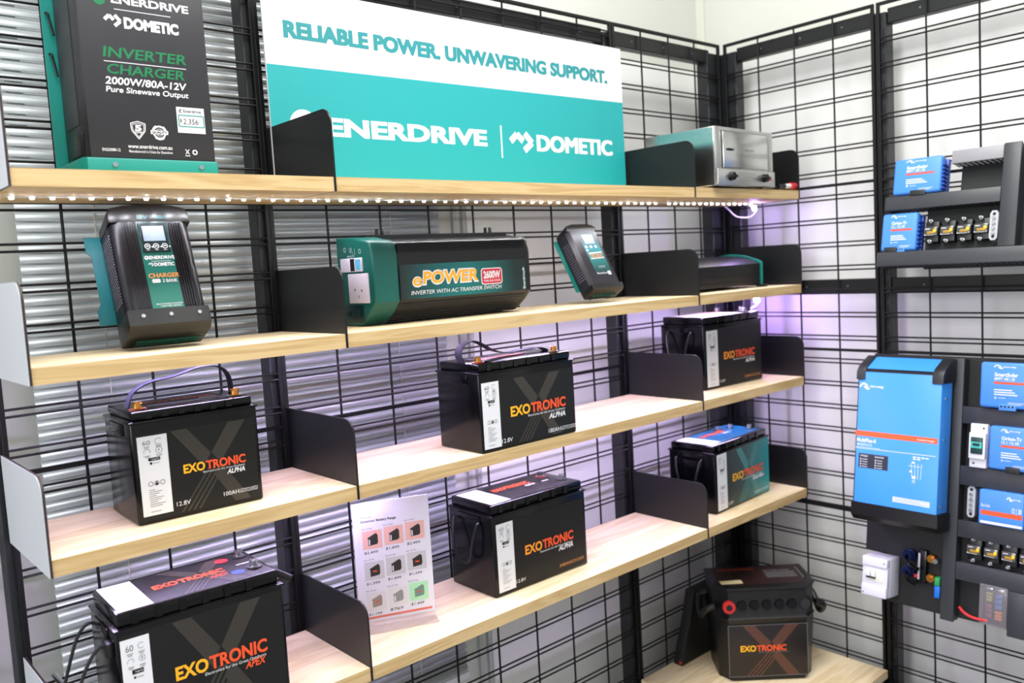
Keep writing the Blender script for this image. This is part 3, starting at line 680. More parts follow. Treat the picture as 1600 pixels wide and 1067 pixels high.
# ------------------------------------------------------------------ leaning charger with screen (second shelf, left bay)
RIB = mat('ribbed_black_anodised', (26, 24, 32), 0.32, 0.3)
TEALLBL = gradient_mat('teal_panel_print', 'z', [(0.0, (16, 122, 106)), (0.55, (14, 108, 98)), (0.8, (12, 62, 62)), (1.0, (10, 40, 46))], 0.045, 0.23)
t = thing('battery_charger', 'black and teal charger with a grey screen leaning back on the second shelf, left bay', 'charger', (-0.385, -0.12, Z[1]+0.003), -0.07, None, 0.40)
w_, d_, h_ = 0.150, 0.088, 0.258
prof = [(0, 0), (w_, 0), (w_, -d_+0.022), (w_-0.006, -d_+0.007), (w_-0.018, -d_), (0.018, -d_), (0.006, -d_+0.007), (0, -d_+0.022)]
G().prism(prof, 'z', 0.042, 0.226, 0.001, 1).build('casing', RIB, t)
g = G()
for sx in (0.0225, 0.1085):
    for k in range(5): g.box(sx+k*0.0046, sx+k*0.0046+0.0022, -d_-0.0016, -d_+0.001, 0.046, 0.222)
g.build('rib_rows', RIB, t)
topc = [(x, z) for x, z in [(-.001, .224), (-.001, .245), (.006, .256), (.03, .262), (.075, .2655), (.12, .262), (.144, .256), (.151, .245), (.151, .224)]]
G().prism(topc, 'y', -d_-0.001, 0.0, 0.004, 2).build('top_cap', CASE2, t)
G().prism([(0.0, 0.012), (0.0, 0.043), (-d_-0.002, 0.043), (-d_-0.002, 0.012), (-d_+0.012, 0.0), (-0.002, 0.0)], 'x', -.001, w_+.001, 0.004, 2).build('bottom_cover', CASE2, t)
g = G()
for x in (.027, .077, .130): g.cyl((x, -d_-.0015, .030), (x, -d_-.004, .030), .0038, 12)
g.build('cover_screws', STEEL, t)
g = G()
for k in range(5): g.cyl((.058+k*.017, -d_*.27, .001), (.058+k*.017, -d_*.27, -.0025), .006, 10)
g.box(.02, .14, -d_*.42, -d_*.12, -.0015, .0005)
g.build('terminal_row', mat('green_terminal_plastic', (24, 96, 84), .4), t)
g = G()
g.prism([(-.030, .050), (.004, .050), (.004, .235), (-.030, .235), (-.030, .205), (-.022, .195), (-.022, .095), (-.030, .080)], 'y', -.0045, -.0010)
g.build('mounting_bracket', mat('teal_blue_bracket', (14, 116, 128), .4), t)
g = G()
for k in range(24): g.prism([(-.018-.0002, .070+k*.006), (-.072, .066+k*.006), (-.072, .0685+k*.006), (-.018, .0725+k*.006)], 'x', -.0012, .0005)
g.build('side_vents', mat('vent_grey', (104, 100, 116), .5), t)
F = front(d_)
lb = print_on(t, 'front_label', TEALLBL, F, [('r', .047, .044, .105, .226)], 1)
G().box(.050, .102, -d_-.0025, -d_, .160, .222, .001, 1).build('control_panel', mat('very_dark_teal_plastic', (12, 34, 38), .3), t)
F3 = front(d_+.0025)
print_on(t, 'screen', mat('grey_lcd', (150, 164, 184), .25), F3, [('r', .056, .183, .096, .215)], 1, label='grey LCD screen')
print_on(t, 'button_print', WHITEPRINT, F3, [('o', .060+.016*k, .172, .0042, .0056) for k in range(3)] + [('r', .0575+.016*k, .171, .0625+.016*k, .1735) for k in range(3)] + [('r', .057+.016*k, .1635, .063+.016*k, .1645) for k in range(3)] + [('c', .069+.016*k, .1705, .0016) for k in range(3)], 1)
print_on(t, 'capacity_print', mat('teal_print', (12, 84, 88), .5), front(d_+.001), [('t', '12V - 40A', .050, .108, .231, .0075, .02, .15)], 1)
print_on(lb, 'lettering', WHITEPRINT, F, [('t', 'ENERDRIVE', .059, .106, .1455, .0065, .03), ('l', [(.062, .141), (.098, .141)], .0008), ('t', 'DOMETIC', .066, .103, .131, .0065, .05), ], 2)
print_on(lb, 'bank_lettering', WHITEPRINT, F, [('t', '3 BANK', .075, .103, .0965, .0065, .03), ('rr', .056, .096, .071, .104, .002)], 2)
print_on(lb, 'foot_lettering', WHITEPRINT, F, [('t', 'MULTI-STAGE CHARGER', .055, .103, .051, .0028, .01), ('t', '3 BATTERY BANKS', .062, .100, .0465, .0028, .01)], 2)
print_on(lb, 'logo_mark', WHITEPRINT, F, swirl_mark(.0545, .1485, .0042), 2); print_on(lb, 'logo_mark', WHITEPRINT, F, arrow_mark(.056, .1305, .009, .008), 2)
print_on(lb, 'orange_lettering', mat('pale_orange_print', (238, 158, 84), .4), F, [('t', 'CHARGER', .051, .108, .107, .0085, .03, .1)], 2)

# ------------------------------------------------------------------ long inverter with green end caps (second shelf, middle bay)
t = thing('power_inverter', 'long black inverter with green end cap and orange name, second shelf, middle bay', 'inverter', (0.137, 0, Z[1]), 0)
L_ = 0.478
prof = [(-.045, 0), (-.138, .002), (-.176, .030), (-.2, .054), (-.2, .158), (-.193, .186), (-.184, .193), (-.115, .205), (-.060, .207), (-.045, .207)]
G().prism([(y*.985-.0015, .004+z*.965) for y, z in prof], 'x', .068, L_-.016, .0005, 1).build('heatsink_body', mat('black_extrusion', (24, 25, 27), .36, .2), t)
G().prism(prof, 'x', 0, .068, .005, 3).build('end_cap', GREEN, t, label='dark green end cap')
G().prism([(y*.99, .002+z*.98) for y, z in prof], 'x', L_-.017, L_, .004, 2).build('rear_cap', CASE2, t)
g = G()
for k in range(8): g.box(.070, L_-.018, -.1985+.0, -.19, .165+k*.0028, .1664+k*.0028)
for k in range(9):
    f = k/9; g.box(.070, L_-.018, -(.134+.058*f)-.0045, -(.134+.058*f)+.004, .004+.046*f, .0062+.046*f)
g.box(.068, L_-.016, -.130, -.124, .199, .2065); g.box(.068, L_-.016, -.096, -.090, .202, .2095); g.box(.068, L_-.016, -.068, -.062, .203, .2105)
g.build('fin_rows', mat('black_fin_metal', (30, 30, 34), .34, .3), t)
for x in (.095, .520-.085):
    g = G()
    for dx in (0, .016): g.box(x+dx, x+dx+.009, -.075, -.069, .195, .226, .002, 2)
    g.build('mounting_clip', CASE2, t)
g = G()
g.box(-.0045, .001, -.160, -.066, .126, .158, .003); G_ = g.build('socket_block', mat('lilac_white_plastic', (226, 216, 236), .4), t, label='pale socket block')
print_on(G_, 'rocker_switch', DARKPRINT, (Vector((-.0045, 0, 0)), Vector((0,-1,0)), Vector((0,0,1)), Vector((-1,0,0))), [('r', .112, .128, .130, .156)], 1)
print_on(G_, 'blue_patch', mat('sky_blue_print', (104, 186, 226), .4), (Vector((-.0045, 0, 0)), Vector((0,-1,0)), Vector((0,0,1)), Vector((-1,0,0))), [('r', .134, .130, .156, .154)], 1)
so = G().box(-.0035, .001, -.180, -.094, .054, .122, .003).build('power_outlet', mat('lilac_white_plastic', (226, 216, 236), .4), t, label='pale square power outlet')
print_on(so, 'outlet_slots', DARKPRINT, (Vector((-.0035, 0, 0)), Vector((0,-1,0)), Vector((0,0,1)), Vector((-1,0,0))), [('r', .122, .082, .126, .088), ('r', .150, .080, .154, .086), ('r', .137, .066, .140, .072)], 1)
g = G(); g.box(-.002, .001, -.150, -.075, .010, .050, .003); g.cyl((.0005, -.09, .030), (-.006, -.09, .030), .006, 12); g.cyl((.0005, -.13, .028), (-.004, -.13, .028), .010, 14); g.cyl((.0005, -.06, .09), (-.010, -.06, .09), .009, 14)
g.build('port_cluster', mat('dark_teal_port', (10, 40, 44), .3), t)
print_on(t, 'port_print', WHITEPRINT, left(), [('o', .085, .178, .004, .0052), ('o', .150, .172, .004, .0052), ('l', [(.105, .182), (.110, .170), (.114, .182), (.119, .166)], .001), ('l', [(.128, .180), (.128, .164)], .001), ('t', 'REMOTE', .095, .125, .160, .004)], 2)
GRADP = gradient_mat('dark_teal_banner', 'x', [(0.0, (24, 34, 34)), (0.30, (12, 96, 98)), (0.5, (14, 112, 112)), (0.72, (18, 92, 90)), (0.9, (18, 42, 42)), (1.0, (22, 36, 36))], .07, L_-.02)
F = front(.2)
lb = print_on(t, 'front_banner', GRADP, F, [('r', .069, .056, L_-.017, .136)], 2)
ep = ('t', 'POWER', .130, .302, .089, .0285); ee = ('t', 'e', .1025, .1305, .0850, .030)
print_on(lb, 'name_outline', WHITEPRINT, F, [ee + (.060, .12), ep + (.085, .12), ('rr', .309, .077, .378, .118, .008), ('t', 'INVERTER WITH AC TRANSFER SWITCH', .098, .374, .0655, .0090, .004, .15)], 3)
print_on(lb, 'name_lettering', mat('golden_yellow_print', (250, 176, 40), .4), F, [('t', 'POWER', .1325, .2995, .0905, .026, .030, .12), ('t', 'e', .1045, .1285, .0868, .0268, .012, .12)], 4)
print_on(lb, 'badge', mat('crimson_print', (206, 40, 62), .4), F, [('rr', .3115, .0795, .3755, .1155, .0065)], 4)
print_on(lb, 'badge_lettering', WHITEPRINT, F, [('t', '2600W', .316, .371, .093, .0165, .045), ('t', 'PURE SINE WAVE', .317, .370, .084, .0045, .02)], 5)
print_on(lb, 'side_lettering', mat('pale_aqua_print', (206, 236, 234), .4), F, [('t', 'Enerdrive', .455, .500, .060, .0075, .02, 0, 1), ('p', [(.447, .108), (.455, .106), (.4515, .116)])], 3)
G().tube([(.476, -.11, .085), (.490, -.10, .092), (.506, -.095, .094)], .004, 8).build('red_clip', RED, t)

# ------------------------------------------------------------------ small leaning charger (second shelf, middle bay)
t = thing('battery_charger', 'small black and teal charger leaning far back at the right of the middle bay', 'charger', (0.869, -0.14, Z[1]+0.007), -0.095, None, 0.56)
w_, d_, h_ = .117, .058, .228
prof = [(0, -.004), (w_, -.004), (w_, -d_+.012), (w_-.010, -d_), (.010, -d_), (0, -d_+.012)]
G().prism(prof, 'z', .020, .205, .001, 1).build('casing', mat('violet_black_plastic', (34, 32, 44), .32, noise=.1, scale=150), t)
G().prism([(0, .203), (0, .212), (.008, .222), (.03, .228), (.087, .228), (.109, .222), (w_, .212), (w_, .203)], 'y', -d_-.0005, -.004, .003, 2).build('top_cap', CASE2, t)
G().prism([(-.004, .004), (-.004, .021), (-d_-.001, .021), (-d_-.001, .006), (-d_+.010, 0), (-.008, 0)], 'x', -.0005, w_+.0005, .002, 2).build('bottom_cover', CASE2, t)
g = G()
for k in range(7): g.cyl((.020+k*.013, -d_*.5, .001), (.020+k*.013, -d_*.5, -.004), .004, 8)
g.build('terminal_row', mat('green_terminal_plastic', (24, 96, 84), .4), t)
G().box(-.012, w_+.012, -.0035, 0, .030, .205, .001).build('back_plate', TEAL, t)
g = G()
for k in range(16): g.prism([(-.014, .05+k*.008), (-.044, .046+k*.008), (-.044, .049+k*.008), (-.014, .053+k*.008)], 'x', -.0012, .0005)
g.build('side_vents', mat('vent_grey', (104, 100, 116), .5), t)
F = front(d_)
TL2 = gradient_mat('teal_panel_print_small', 'z', [(0, (20, 40, 48)), (.3, (20, 120, 120)), (.6, (40, 140, 150)), (.8, (16, 60, 66)), (1, (12, 30, 36))], .05, .20)
lb = print_on(t, 'front_label', TL2, F, [('r', .036, .045, .098, .198)], 1)
print_on(lb, 'screen', mat('grey_lcd', (150, 164, 184), .25), F, [('r', .047, .156, .086, .188)], 2, label='grey LCD screen')
print_on(lb, 'lettering', WHITEPRINT, F, [('c', .045+.018*k, .146, .0045) for k in range(3)] + [('c', .043, .134, .004), ('t', 'Enerdrive', .040, .078, .052, .006, .02), ('rr', .080, .048, .092, .061, .002), ('l', [(.042, .105), (.094, .107)], .0035), ('l', [(.042, .123), (.094, .126)], .004), ('r', .056, .078, .082, .079), ('r', .056, .074, .080, .075)], 2)
print_on(lb, 'orange_lettering', mat('pale_orange_print', (238, 158, 84), .4), F, [('t', 'DC2DC', .045, .094, .110, .010, .03, .1)], 2)

# ------------------------------------------------------------------ slim inverter (second shelf, right bay)
t = thing('slim_inverter', 'low slim black inverter with a teal end plate, second shelf, right bay', 'inverter', (1.24, -0.012, Z[1]), 0)
L_ = .445; pr = [(-.03, .010), (-.19, .010), (-.192, .080), (-.178, .088), (-.13, .104), (-.075, .110), (-.035, .106), (-.03, .10)]
G().prism(pr, 'x', 0, L_-.006, .001, 1).build('body', mat('black_extrusion', (24, 25, 27), .36, .2), t)
pe = [(-.024, .006), (-.198, .006), (-.200, .084), (-.182, .094), (-.13, .110), (-.075, .116), (-.030, .111), (-.024, .104)]
G().prism(pe, 'x', L_-.006, L_, .0008, 1).build('end_plate', TEAL, t)
g = G()
for x in (.02, L_-.012): g.box(x-.012, x+.014, -.214, -.186, 0, .0095, .001); g.box(x-.012, x+.014, -.05, -.03, 0, .0095, .001)
g.build('feet', DARKGREY, t)
g = G()
for k in range(3): g.box(0, L_-.006, -.1935, -.191, .022+.022*k, .024+.022*k)
for x in (.30, .36): g.cyl((x, -.190, .070), (x, -.1935, .070), .003, 10)
g.build('groove_lines', mat('black_fin_metal', (30, 30, 34), .34, .3), t)

# ------------------------------------------------------------------ stainless oven (top shelf, right bay)
OVEN = mat('brushed_stainless', (202, 203, 200), .24, 1.0, noise=.04, scale=60)
OVEN2 = mat('satin_stainless', (196, 196, 192), .34, .9, noise=.03, scale=60)
t = thing('oven', 'small stainless steel oven on the top shelf in the corner', 'oven', (1.2714, -0.0589, .006), .0554)
w_, d_, h_ = .345, .251, .176
G().box(0, w_, -d_, 0, 0, h_, .002, 1).build('cabinet', OVEN, t)
g = G(); g.box(0, .030, -d_-.004, -d_+.001, .050, h_, .001); g.box(w_-.030, w_, -d_-.004, -d_+.001, .052, h_, .001); g.box(.030, w_-.030, -d_-.004, -d_+.001, h_-.011, h_, .001)
g.build('front_frame', OVEN2, t)
dr = G().box(.042, .308, -d_-.007, -d_-.001, .055, h_-.012, .002, 2).build('door', OVEN, t)
G().box(.060, .095, -d_-.013, -d_-.0065, .106, .113, .002).build('latch', CASE, dr)
print_on(dr, 'maker_lettering', GREYPRINT, front(d_+.007), [('t', 'TRAVEL BUDDY', .168, .220, .108, .006, .01)], 1)
cp = G().box(.002, w_, -d_-.010, -d_+.001, .002, .050, .0015).build('control_panel', OVEN2, t)
for x in (.072, .272):
    g = G(); g.cyl((x, -d_-.0095, .028), (x, -d_-.024, .028), .0135, 20, .012); g.box(x-.014, x+.014, -d_-.030, -d_-.022, .024, .032, .002); g.build('knob', CASE, cp)
G().cyl((.310, -d_-.0095, .028), (.310, -d_-.014, .028), .006, 14).build('indicator_lamp', RED, cp)
print_on(cp, 'panel_lettering', GREYPRINT, front(d_+.010), [('r', .115, .038, .225, .0392), ('r', .12, .032, .215, .0332), ('r', .11, .026, .225, .027), ('r', .13, .018, .21, .019)] , 1)
g = G()
for x in (.03, w_-.03):
    for y in (-.03, -d_+.03): g.cyl((x, y, 0), (x, y, -.006), .009, 12)
g.build('feet', CASE2, t)

# ------------------------------------------------------------------ red-tipped plug next to the oven
t = thing('plug_lead', 'red and white tipped plug lead at the corner end of the top shelf', 'plug', (1.672, -.284, .0115), .0)
G().cyl((0, 0, 0), (.040, 0, .002), .009, 14).build('grip', CASE2, t)
G().cyl((.040, 0, .002), (.075, 0, .004), .008, 14).build('white_sleeve', WHITE_PANEL, t)
G().cyl((.075, 0, .004), (.108, 0, .0045), .011, 16).build('red_tip', RED, t)
G().tube([(0, 0, 0), (-.012, .004, -.002), (-.022, .010, -.006), (-.028, .014, -.0075)], .003, 8).build('lead', CASE2, t)

# ------------------------------------------------------------------ price list in its clear stand
ACR = glass('clear_acrylic', (235, 235, 245), 0.02, 0.16)
st = thing('acrylic_sign_stand', 'clear acrylic stand holding the price list on the fourth shelf', 'stand', (.0853, -.1139, Z[3]), -.3945)
G().box(0, .184, .0022, .0052, .002, .302, .0004, 1).build('back_panel', ACR, st)
G().box(0, .184, -.040, .0052, 0.0, .0019, .0004, 1).build('foot', ACR, st)
pl_ = thing('price_list', 'white price list sheet with nine battery pictures and an orange line', 'price list', (.0853, -.1139, Z[3]+.0025), -.3945)
G().box(.001, .183, .0004, .0016, .012, .298).build('sheet', mat('white_paper', (232, 230, 240), .55), pl_)
F = front(-.0004)
print_on(pl_, 'heading_lettering', DARKPRINT, F, [('t', 'Exotronic Battery Range', .020, .103, .2515, .0055, .022)], 1)
print_on(pl_, 'small_lettering', GREYPRINT, F, [('t', 'Price List', .020, .044, .2615, .0050)], 1)
for k, a in enumerate((340, 250, 300, 200, 180, 150, 100, 100, 150)): print_on(pl_, 'caption_lettering', GREYPRINT, F, [('t', 'Alpha 12.8V %dAh' % a, .0205+.0505*(k % 3), .0455+.0505*(k % 3), .2345-.0745*(k//3)+.0035*(k % 3), .0032, .004)], 1)
tones = [(238, 186, 176)]*3 + [(206, 206, 208)]*3 + [(224, 222, 222), (226, 226, 226), (176, 232, 186)]
BODYC = [(44, 38, 36)]*6 + [(150, 138, 128), (150, 148, 150), (110, 140, 128)]
prices = ['$2,499', '$1,899', '$2,499', '$1,999', '$1,499', '$1,299', '$1,199', '$769', '$1,499']
hw = []
for k in range(9):
    u0 = .021+.0510*(k % 3); v1 = .231-.0745*(k//3)+.0035*(k % 3)
    sq = print_on(pl_, 'picture', mat('tint_%d_%d_%d' % tones[k], tones[k], .6), F, [('r', u0, v1-.044, u0+.046, v1)], 1)
    print_on(sq, 'battery_picture', mat('ink_%d_%d_%d' % BODYC[k], BODYC[k], .6), F, [('p', [(u0+.013, v1-.036), (u0+.033, v1-.034), (u0+.036, v1-.030), (u0+.036, v1-.012), (u0+.032, v1-.007), (u0+.011, v1-.017), (u0+.013, v1-.019)])], 2)
    print_on(sq, 'battery_strip', WHITEPRINT if k in (0, 1, 2, 4, 7) else ORANGE, F, [('r', u0+.0145, v1-.034, u0+.0175, v1-.021)] if k in (0, 1, 2, 4, 7) else [('r', u0+.019, v1-.025, u0+.029, v1-.022)], 3)
    print_on(pl_, 'handwritten_price', DARKPRINT, F, [('t', prices[k], u0+.002, u0+.034, v1-.055, .0058, .004, .12)], 1)
print_on(pl_, 'orange_bar', mat('salmon_bar_print', (222, 116, 98), .5), F, [('r', .006, .0185, .176, .0240)], 1)

# ------------------------------------------------------------------ battery box on the corner deck
t = thing('battery_box', 'black battery box with carry handles and a red socket, on the corner deck', 'battery box', (1.473, -.0777, ZD), -.7482)
w_, d_, h_ = .325, .190, .316
def octo(x0, x1, y0, y1, c): return [(x0, y1), (x0, y0+c), (x0+c*.8, y0), (x1-c*.8, y0), (x1, y0+c), (x1, y1)]
bm = bmesh.new(); rings = []
for z, dx, dy in ((0, .010, .008), (.205, 0, 0), (.213, -.003, -.003), (.220, .002, .002), (.306, 0, 0), (.310, -.004, -.004), (.318, -.003, -.003), (.322, .006, .006)):
    rings.append([bm.verts.new((p[0], p[1], z)) for p in octo(dx, w_-dx, -d_+dy, -dy, .045)])
n = 6
for a, b in zip(rings, rings[1:]):
    for i in range(n): bm.faces.new((a[i], a[(i+1) % n], b[(i+1) % n], b[i]))
bm.faces.new(rings[0]); bm.faces.new(rings[-1])
g = G(); g.bm.free(); g.bm = bm; g.build('box_body', CASE2, t)
for sx, x in ((-1, 0), (1, w_)):
    g = G()
    pts = [(x+sx*.002, -d_*.16, .25), (x+sx*.030, -d_*.20, .235), (x+sx*.036, -d_*.50, .195), (x+sx*.030, -d_*.80, .235), (x+sx*.002, -d_*.84, .25)]
    g.tube(pts, .011, 10)
    g.build('carry_handle', CASE2, t)
F = front(d_)
pn = print_on(t, 'front_panel', mat('dark_brown_print', (30, 25, 26), .25), F, [('r', .032, .018, .290, .193)], 3)
print_on(pn, 'chevron_print', mat('rust_chevron', (86, 52, 44), .3), F, chevron(.080, .262, .020, .191), 4)
print_on(pn, 'border_print', GREYPRINT, F, [('l', [(.033, .019), (.289, .019), (.289, .192), (.033, .192), (.033, .019)], .0014)], 5)
A_, B_ = exo_items(.071, .220, .104, .0185)
print_on(pn, 'brand_lettering', YELLOW, F, A_, 5); print_on(pn, 'brand_lettering', ORANGE, F, B_, 5)
print_on(pn, 'lettering', GREYPRINT, F, [('t', 'Electronics for the Great Outdoors', .130, .228, .098, .0045)], 5)
rs = G().cyl((.037, -d_+.001, .258), (.037, -d_-.012, .258), .020, 24).build('red_socket', RED, t)
G().cyl((.037, -d_-.0115, .258), (.037, -d_-.014, .258), .010, 18).build('socket_key', CASE2, rs)
for k in range(5):
    x = .080+.0405*k; G().cyl((x, -d_+.001, .260), (x, -d_-.010, .260), .0165, 20, .015).build('socket_cap', CASE, t)
vm = G().cyl((.285, -d_+.012, .258), (.285, -d_-.006, .258), .0165, 20).build('round_switch', CASEGREY, t)
TF = top(.322)
tl = print_on(t, 'top_label', mat('dark_rust_print', (46, 28, 26), .3), TF, [('p', octo(.016, w_-.016, -d_+.016, -.016, .042))], 1)
print_on(tl, 'brand_lettering', mat('dark_orange_print', (150, 62, 36), .4), TF, [('t', 'EXOTRONIC', .035, .16, -.045, .016, .03)], 2)
print_on(tl, 'lettering', GREYPRINT, TF, [('t', 'BATTERY BANK', .185, .275, -.062, .010, .02)] + [('r', .185, -.075-.009*k, .285, -.0715-.009*k) for k in range(6)] + [('r', .298, -.13+.02*k, .303, -.118+.02*k) for k in range(5)], 2)
print_on(tl, 'dark_patch', DARKPRINT, TF, [('r', .075, -.105, .145, -.070)], 2)
cc = thing('carry_case', 'low black case tucked behind the battery box against the mesh', 'case', (1.355, -.020, ZD), 0)
G().prism([(0, 0), (0, .022), (.048, .14), (.080, .245), (.195, .245), (.195, 0)], 'y', -.038, 0.0, .004).build('body', mat('dull_black_case', (9, 9, 10), .6), cc)
G().cyl((-.004, -.03, .012), (.002, -.03, .012), .005, 10).build('red_button', RED, cc)
mk = G().box(0, .072, -.030, 0, 0, .0006).build('tape_note', mat('cream_masking_tape', (222, 206, 158), .7)); mk.location = (t.location.x, t.location.y, ZD+.3238)
rot = Matrix.Rotation(-.7482, 4, 'Z'); q = rot @ Vector((.020, -.137, 0)); mk.location = (1.473+q.x, -.0777+q.y, ZD+.3232); mk.rotation_euler = (0, 0, -.70)
tag(mk, 'strip of cream masking tape stuck on the lid of the battery box', 'tape')

# ------------------------------------------------------------------ demo boards leaning on the right-hand mesh
class Rack:
    def __init__(s, org, lean):
        s.o = Vector(org); s.l = lean; s.up = Vector((math.sin(lean), 0, math.cos(lean))); s.out = Vector((-math.cos(lean), 0, math.sin(lean)))
    def P(s, u, h, n=0.0): return s.o + Vector((0, -u, 0)) + s.up*h + s.out*n
    def put(s, name, label, cat, u, h, n=0.0, group=None): return thing(name, label, cat, s.P(u, h, n), -math.pi/2, group, s.l)
LOW = Rack((XC-0.024, -0.5, -0.545), 0.14); UPP = Rack((XC-0.105, -0.5, -0.28), 0.22)
DUCT = mat('slate_grey_duct', (50, 52, 58), .42, noise=.05); DUCT_GLARE = mat('glare_grey_duct', (142, 141, 147), .45); SLOT = mat('slot_shadow_black', (8, 8, 9), .8)  # second grey: the same duct with glare put into its colour
def duct(R_, label, u0, u1, h0, h1, m=DUCT, depth=.05, vertical=False, slotm=None):
    t = R_.put('wiring_duct', label, 'wiring duct', u0, h0, 0, 'slotted wiring ducts on the demo boards')
    w, h = u1-u0, h1-h0
    G().box(0.002, w-0.002, -depth+.008, -.0005, .002, h-.002).build('trough', DUCT if m is DUCT else DARKGREY, t)
    G().box(0, w, -depth, -depth+.009, 0, h, .002).build('lid', m, t)
    g = G()
    if not vertical:
        x = .006
        while x < w-.012:
            g.prism([(x, -depth+.012), (x+.005, -depth+.012), (x+.009, -.006), (x+.004, -.006)], 'z', .0008, .0021); x += .0145
    else:
        z = .006
        while z < h-.012:
            g.box(.0008, .0021, -depth+.012, -.006, z, z+.005); z += .0145
    g.build('slots', slotm or SLOT, t)
    return t
def board(R_, label, poly, n0=-.012, n1=-.001):
    t = R_.put('demo_board', label, 'board', 0, 0, 0)
    G().prism([(p[0], p[1]) for p in poly], 'y', -n1, -n0, .001, 1).build('panel', mat('matt_black_board', (19, 20, 22), .6), t)
board(LOW, 'black board behind the large blue inverter on the right wall', [(.055, 0), (.305, 0), (.305, -.774), (.126, -.774), (.126, -.625), (.055, -.625)])
board(LOW, 'black board behind the lower group of small blue units at the right edge', [(.3055, 0), (.62, 0), (.62, -.768), (.3055, -.768)])
board(UPP, 'black board behind the fuse holders of the upper rack', [(.245, .003), (.62, .003), (.62, .335), (.333, .335), (.333, .20), (.245, .20)])
duct(LOW, 'upright slotted duct right of the large blue inverter', .306, .344, -.776, -.005, vertical=True, depth=.042)
duct(LOW, 'slotted duct under the right-hand solar controller', .3445, .62, -.194, -.144, depth=.042)
duct(LOW, 'slotted duct under the small white breaker', .3445, .62, -.373, -.317, depth=.042)
duct(LOW, 'slotted duct above the lower row of fuse holders', .3445, .62, -.525, -.475, depth=.042)
duct(LOW, 'slotted duct above the clear fuse block', .3445, .62, -.649, -.597, depth=.042)
duct(LOW, 'short upright slotted duct right of the clear fuse block', .486, .530, -.776, -.6495, vertical=True, depth=.042)
duct(UPP, 'slotted duct between the two upper blue units', .138, .4585, .174, .216)
duct(UPP, 'long slotted duct at the bottom of the upper rack', .126, .62, .005, .048)
duct(UPP, 'upright slotted duct at the right of the upper rack', .459, .503, .0485, .337, vertical=True)
duct(UPP, 'slotted duct with glare painted pale grey at the top of the upper rack', .322, .4585, .296, .334, DUCT_GLARE, slotm=WHITEPRINT)

# large blue inverter
mp = LOW.put('wall_inverter', 'large bright blue inverter with an orange stripe, leaning on the right wall', 'inverter', .066, -.515)
w_, d_ = .255, .130
G().prism([(0, .052), (0, .500), (-.060, .502), (-d_+.001, .462), (-d_+.001, .052)], 'x', .003, w_-.003, .001, 1).build('back_shell', CASE2, mp)
G().prism([(-.055, .056), (-.055, .500), (-.062, .504), (-d_+.012, .470), (-d_, .455), (-d_, .056)], 'x', .006, w_-.002, .002).build('blue_cover', BLUE, mp, label='bright blue cover')
G().prism([(0, .012), (-.03, 0), (-d_+.018, 0), (-d_+.001, .016), (-d_-.001, .055), (0, .055)], 'x', -.003, w_+.002, .003).build('terminal_cover', CASE2, mp)
for x0, x1 in ((-.002, .026), (w_-.030, w_+.003)):
    G().prism([(-.03, .440), (-.03, .506), (-.064, .508), (-d_+.010, .475), (-d_-.003, .457), (-d_-.003, .432)], 'x', x0, x1, .003).build('corner_cap', DARKGREY, mp)
g = G()
for z in (.39, .27, .075): g.cyl((w_-.003, -d_+.03, z), (w_+.001, -d_+.03, z), .004, 10)
g.build('side_screws', STEEL, mp)
F = front(d_)
print_on(mp, 'white_lettering', WHITEPRINT, F, wave_mark(.010, .404, .074, .018) + [('t', 'MultiPlus-II', .008, .067, .241, .011, .03), ('t', '48/3000/35-32', .008, .056, .230, .006, .015), ('l', [(.004, .221), (.244, .223)], .0016), ('r', .004, .2245, .08, .2255),
    ('r', .126, .073, .233, .089)] + [('r', .180+.012*(k % 4), .212-.006*(k//4), .189+.012*(k % 4), .2155-.006*(k//4)) for k in range(6)] + [('l', [(.176+.01*k, .196), (.18+.008*k, .150)], .0012) for k in range(4)] + [('r', .168, .186, .205, .1872), ('r', .178, .195, .186, .200), ('r', .180, .150, .190, .158), ('r', .172, .168, .178, .1735), ('o', .185, .142, .003, .0045)], 1)
print_on(mp, 'stripe_print', mat('bright_orange_stripe', (250, 96, 42), .4), F, [('r', .003, .259, .248, .275)], 1)
print_on(mp, 'stripe_lettering', WHITEPRINT, F, [('t', 'inverter/charger', .190, .240, .2635, .0055, .01)], 2)
print_on(mp, 'caution_lettering', BLUE, F, [('r', .129, .085-.0042*k, .230-.02*(k % 2), .0863-.0042*k) for k in range(4)], 2)
dp = print_on(mp, 'led_panel', mat('dark_slate_print2', (40, 44, 58), .35), F, [('r', .016, .162, .107, .206)], 1)
print_on(dp, 'lettering', WHITEPRINT, F, [('t', 'charger', .021, .046, .197, .006, .01), ('t', 'inverter', .067, .095, .197, .006, .01)] + [('c', .023+.046*j, .189-.0075*k, .0021) for j in range(2) for k in range(4)] + [('r', .028+.046*j, .188-.0075*k, .044+.046*j, .1895-.0075*k) for j in range(2) for k in range(4)], 2)

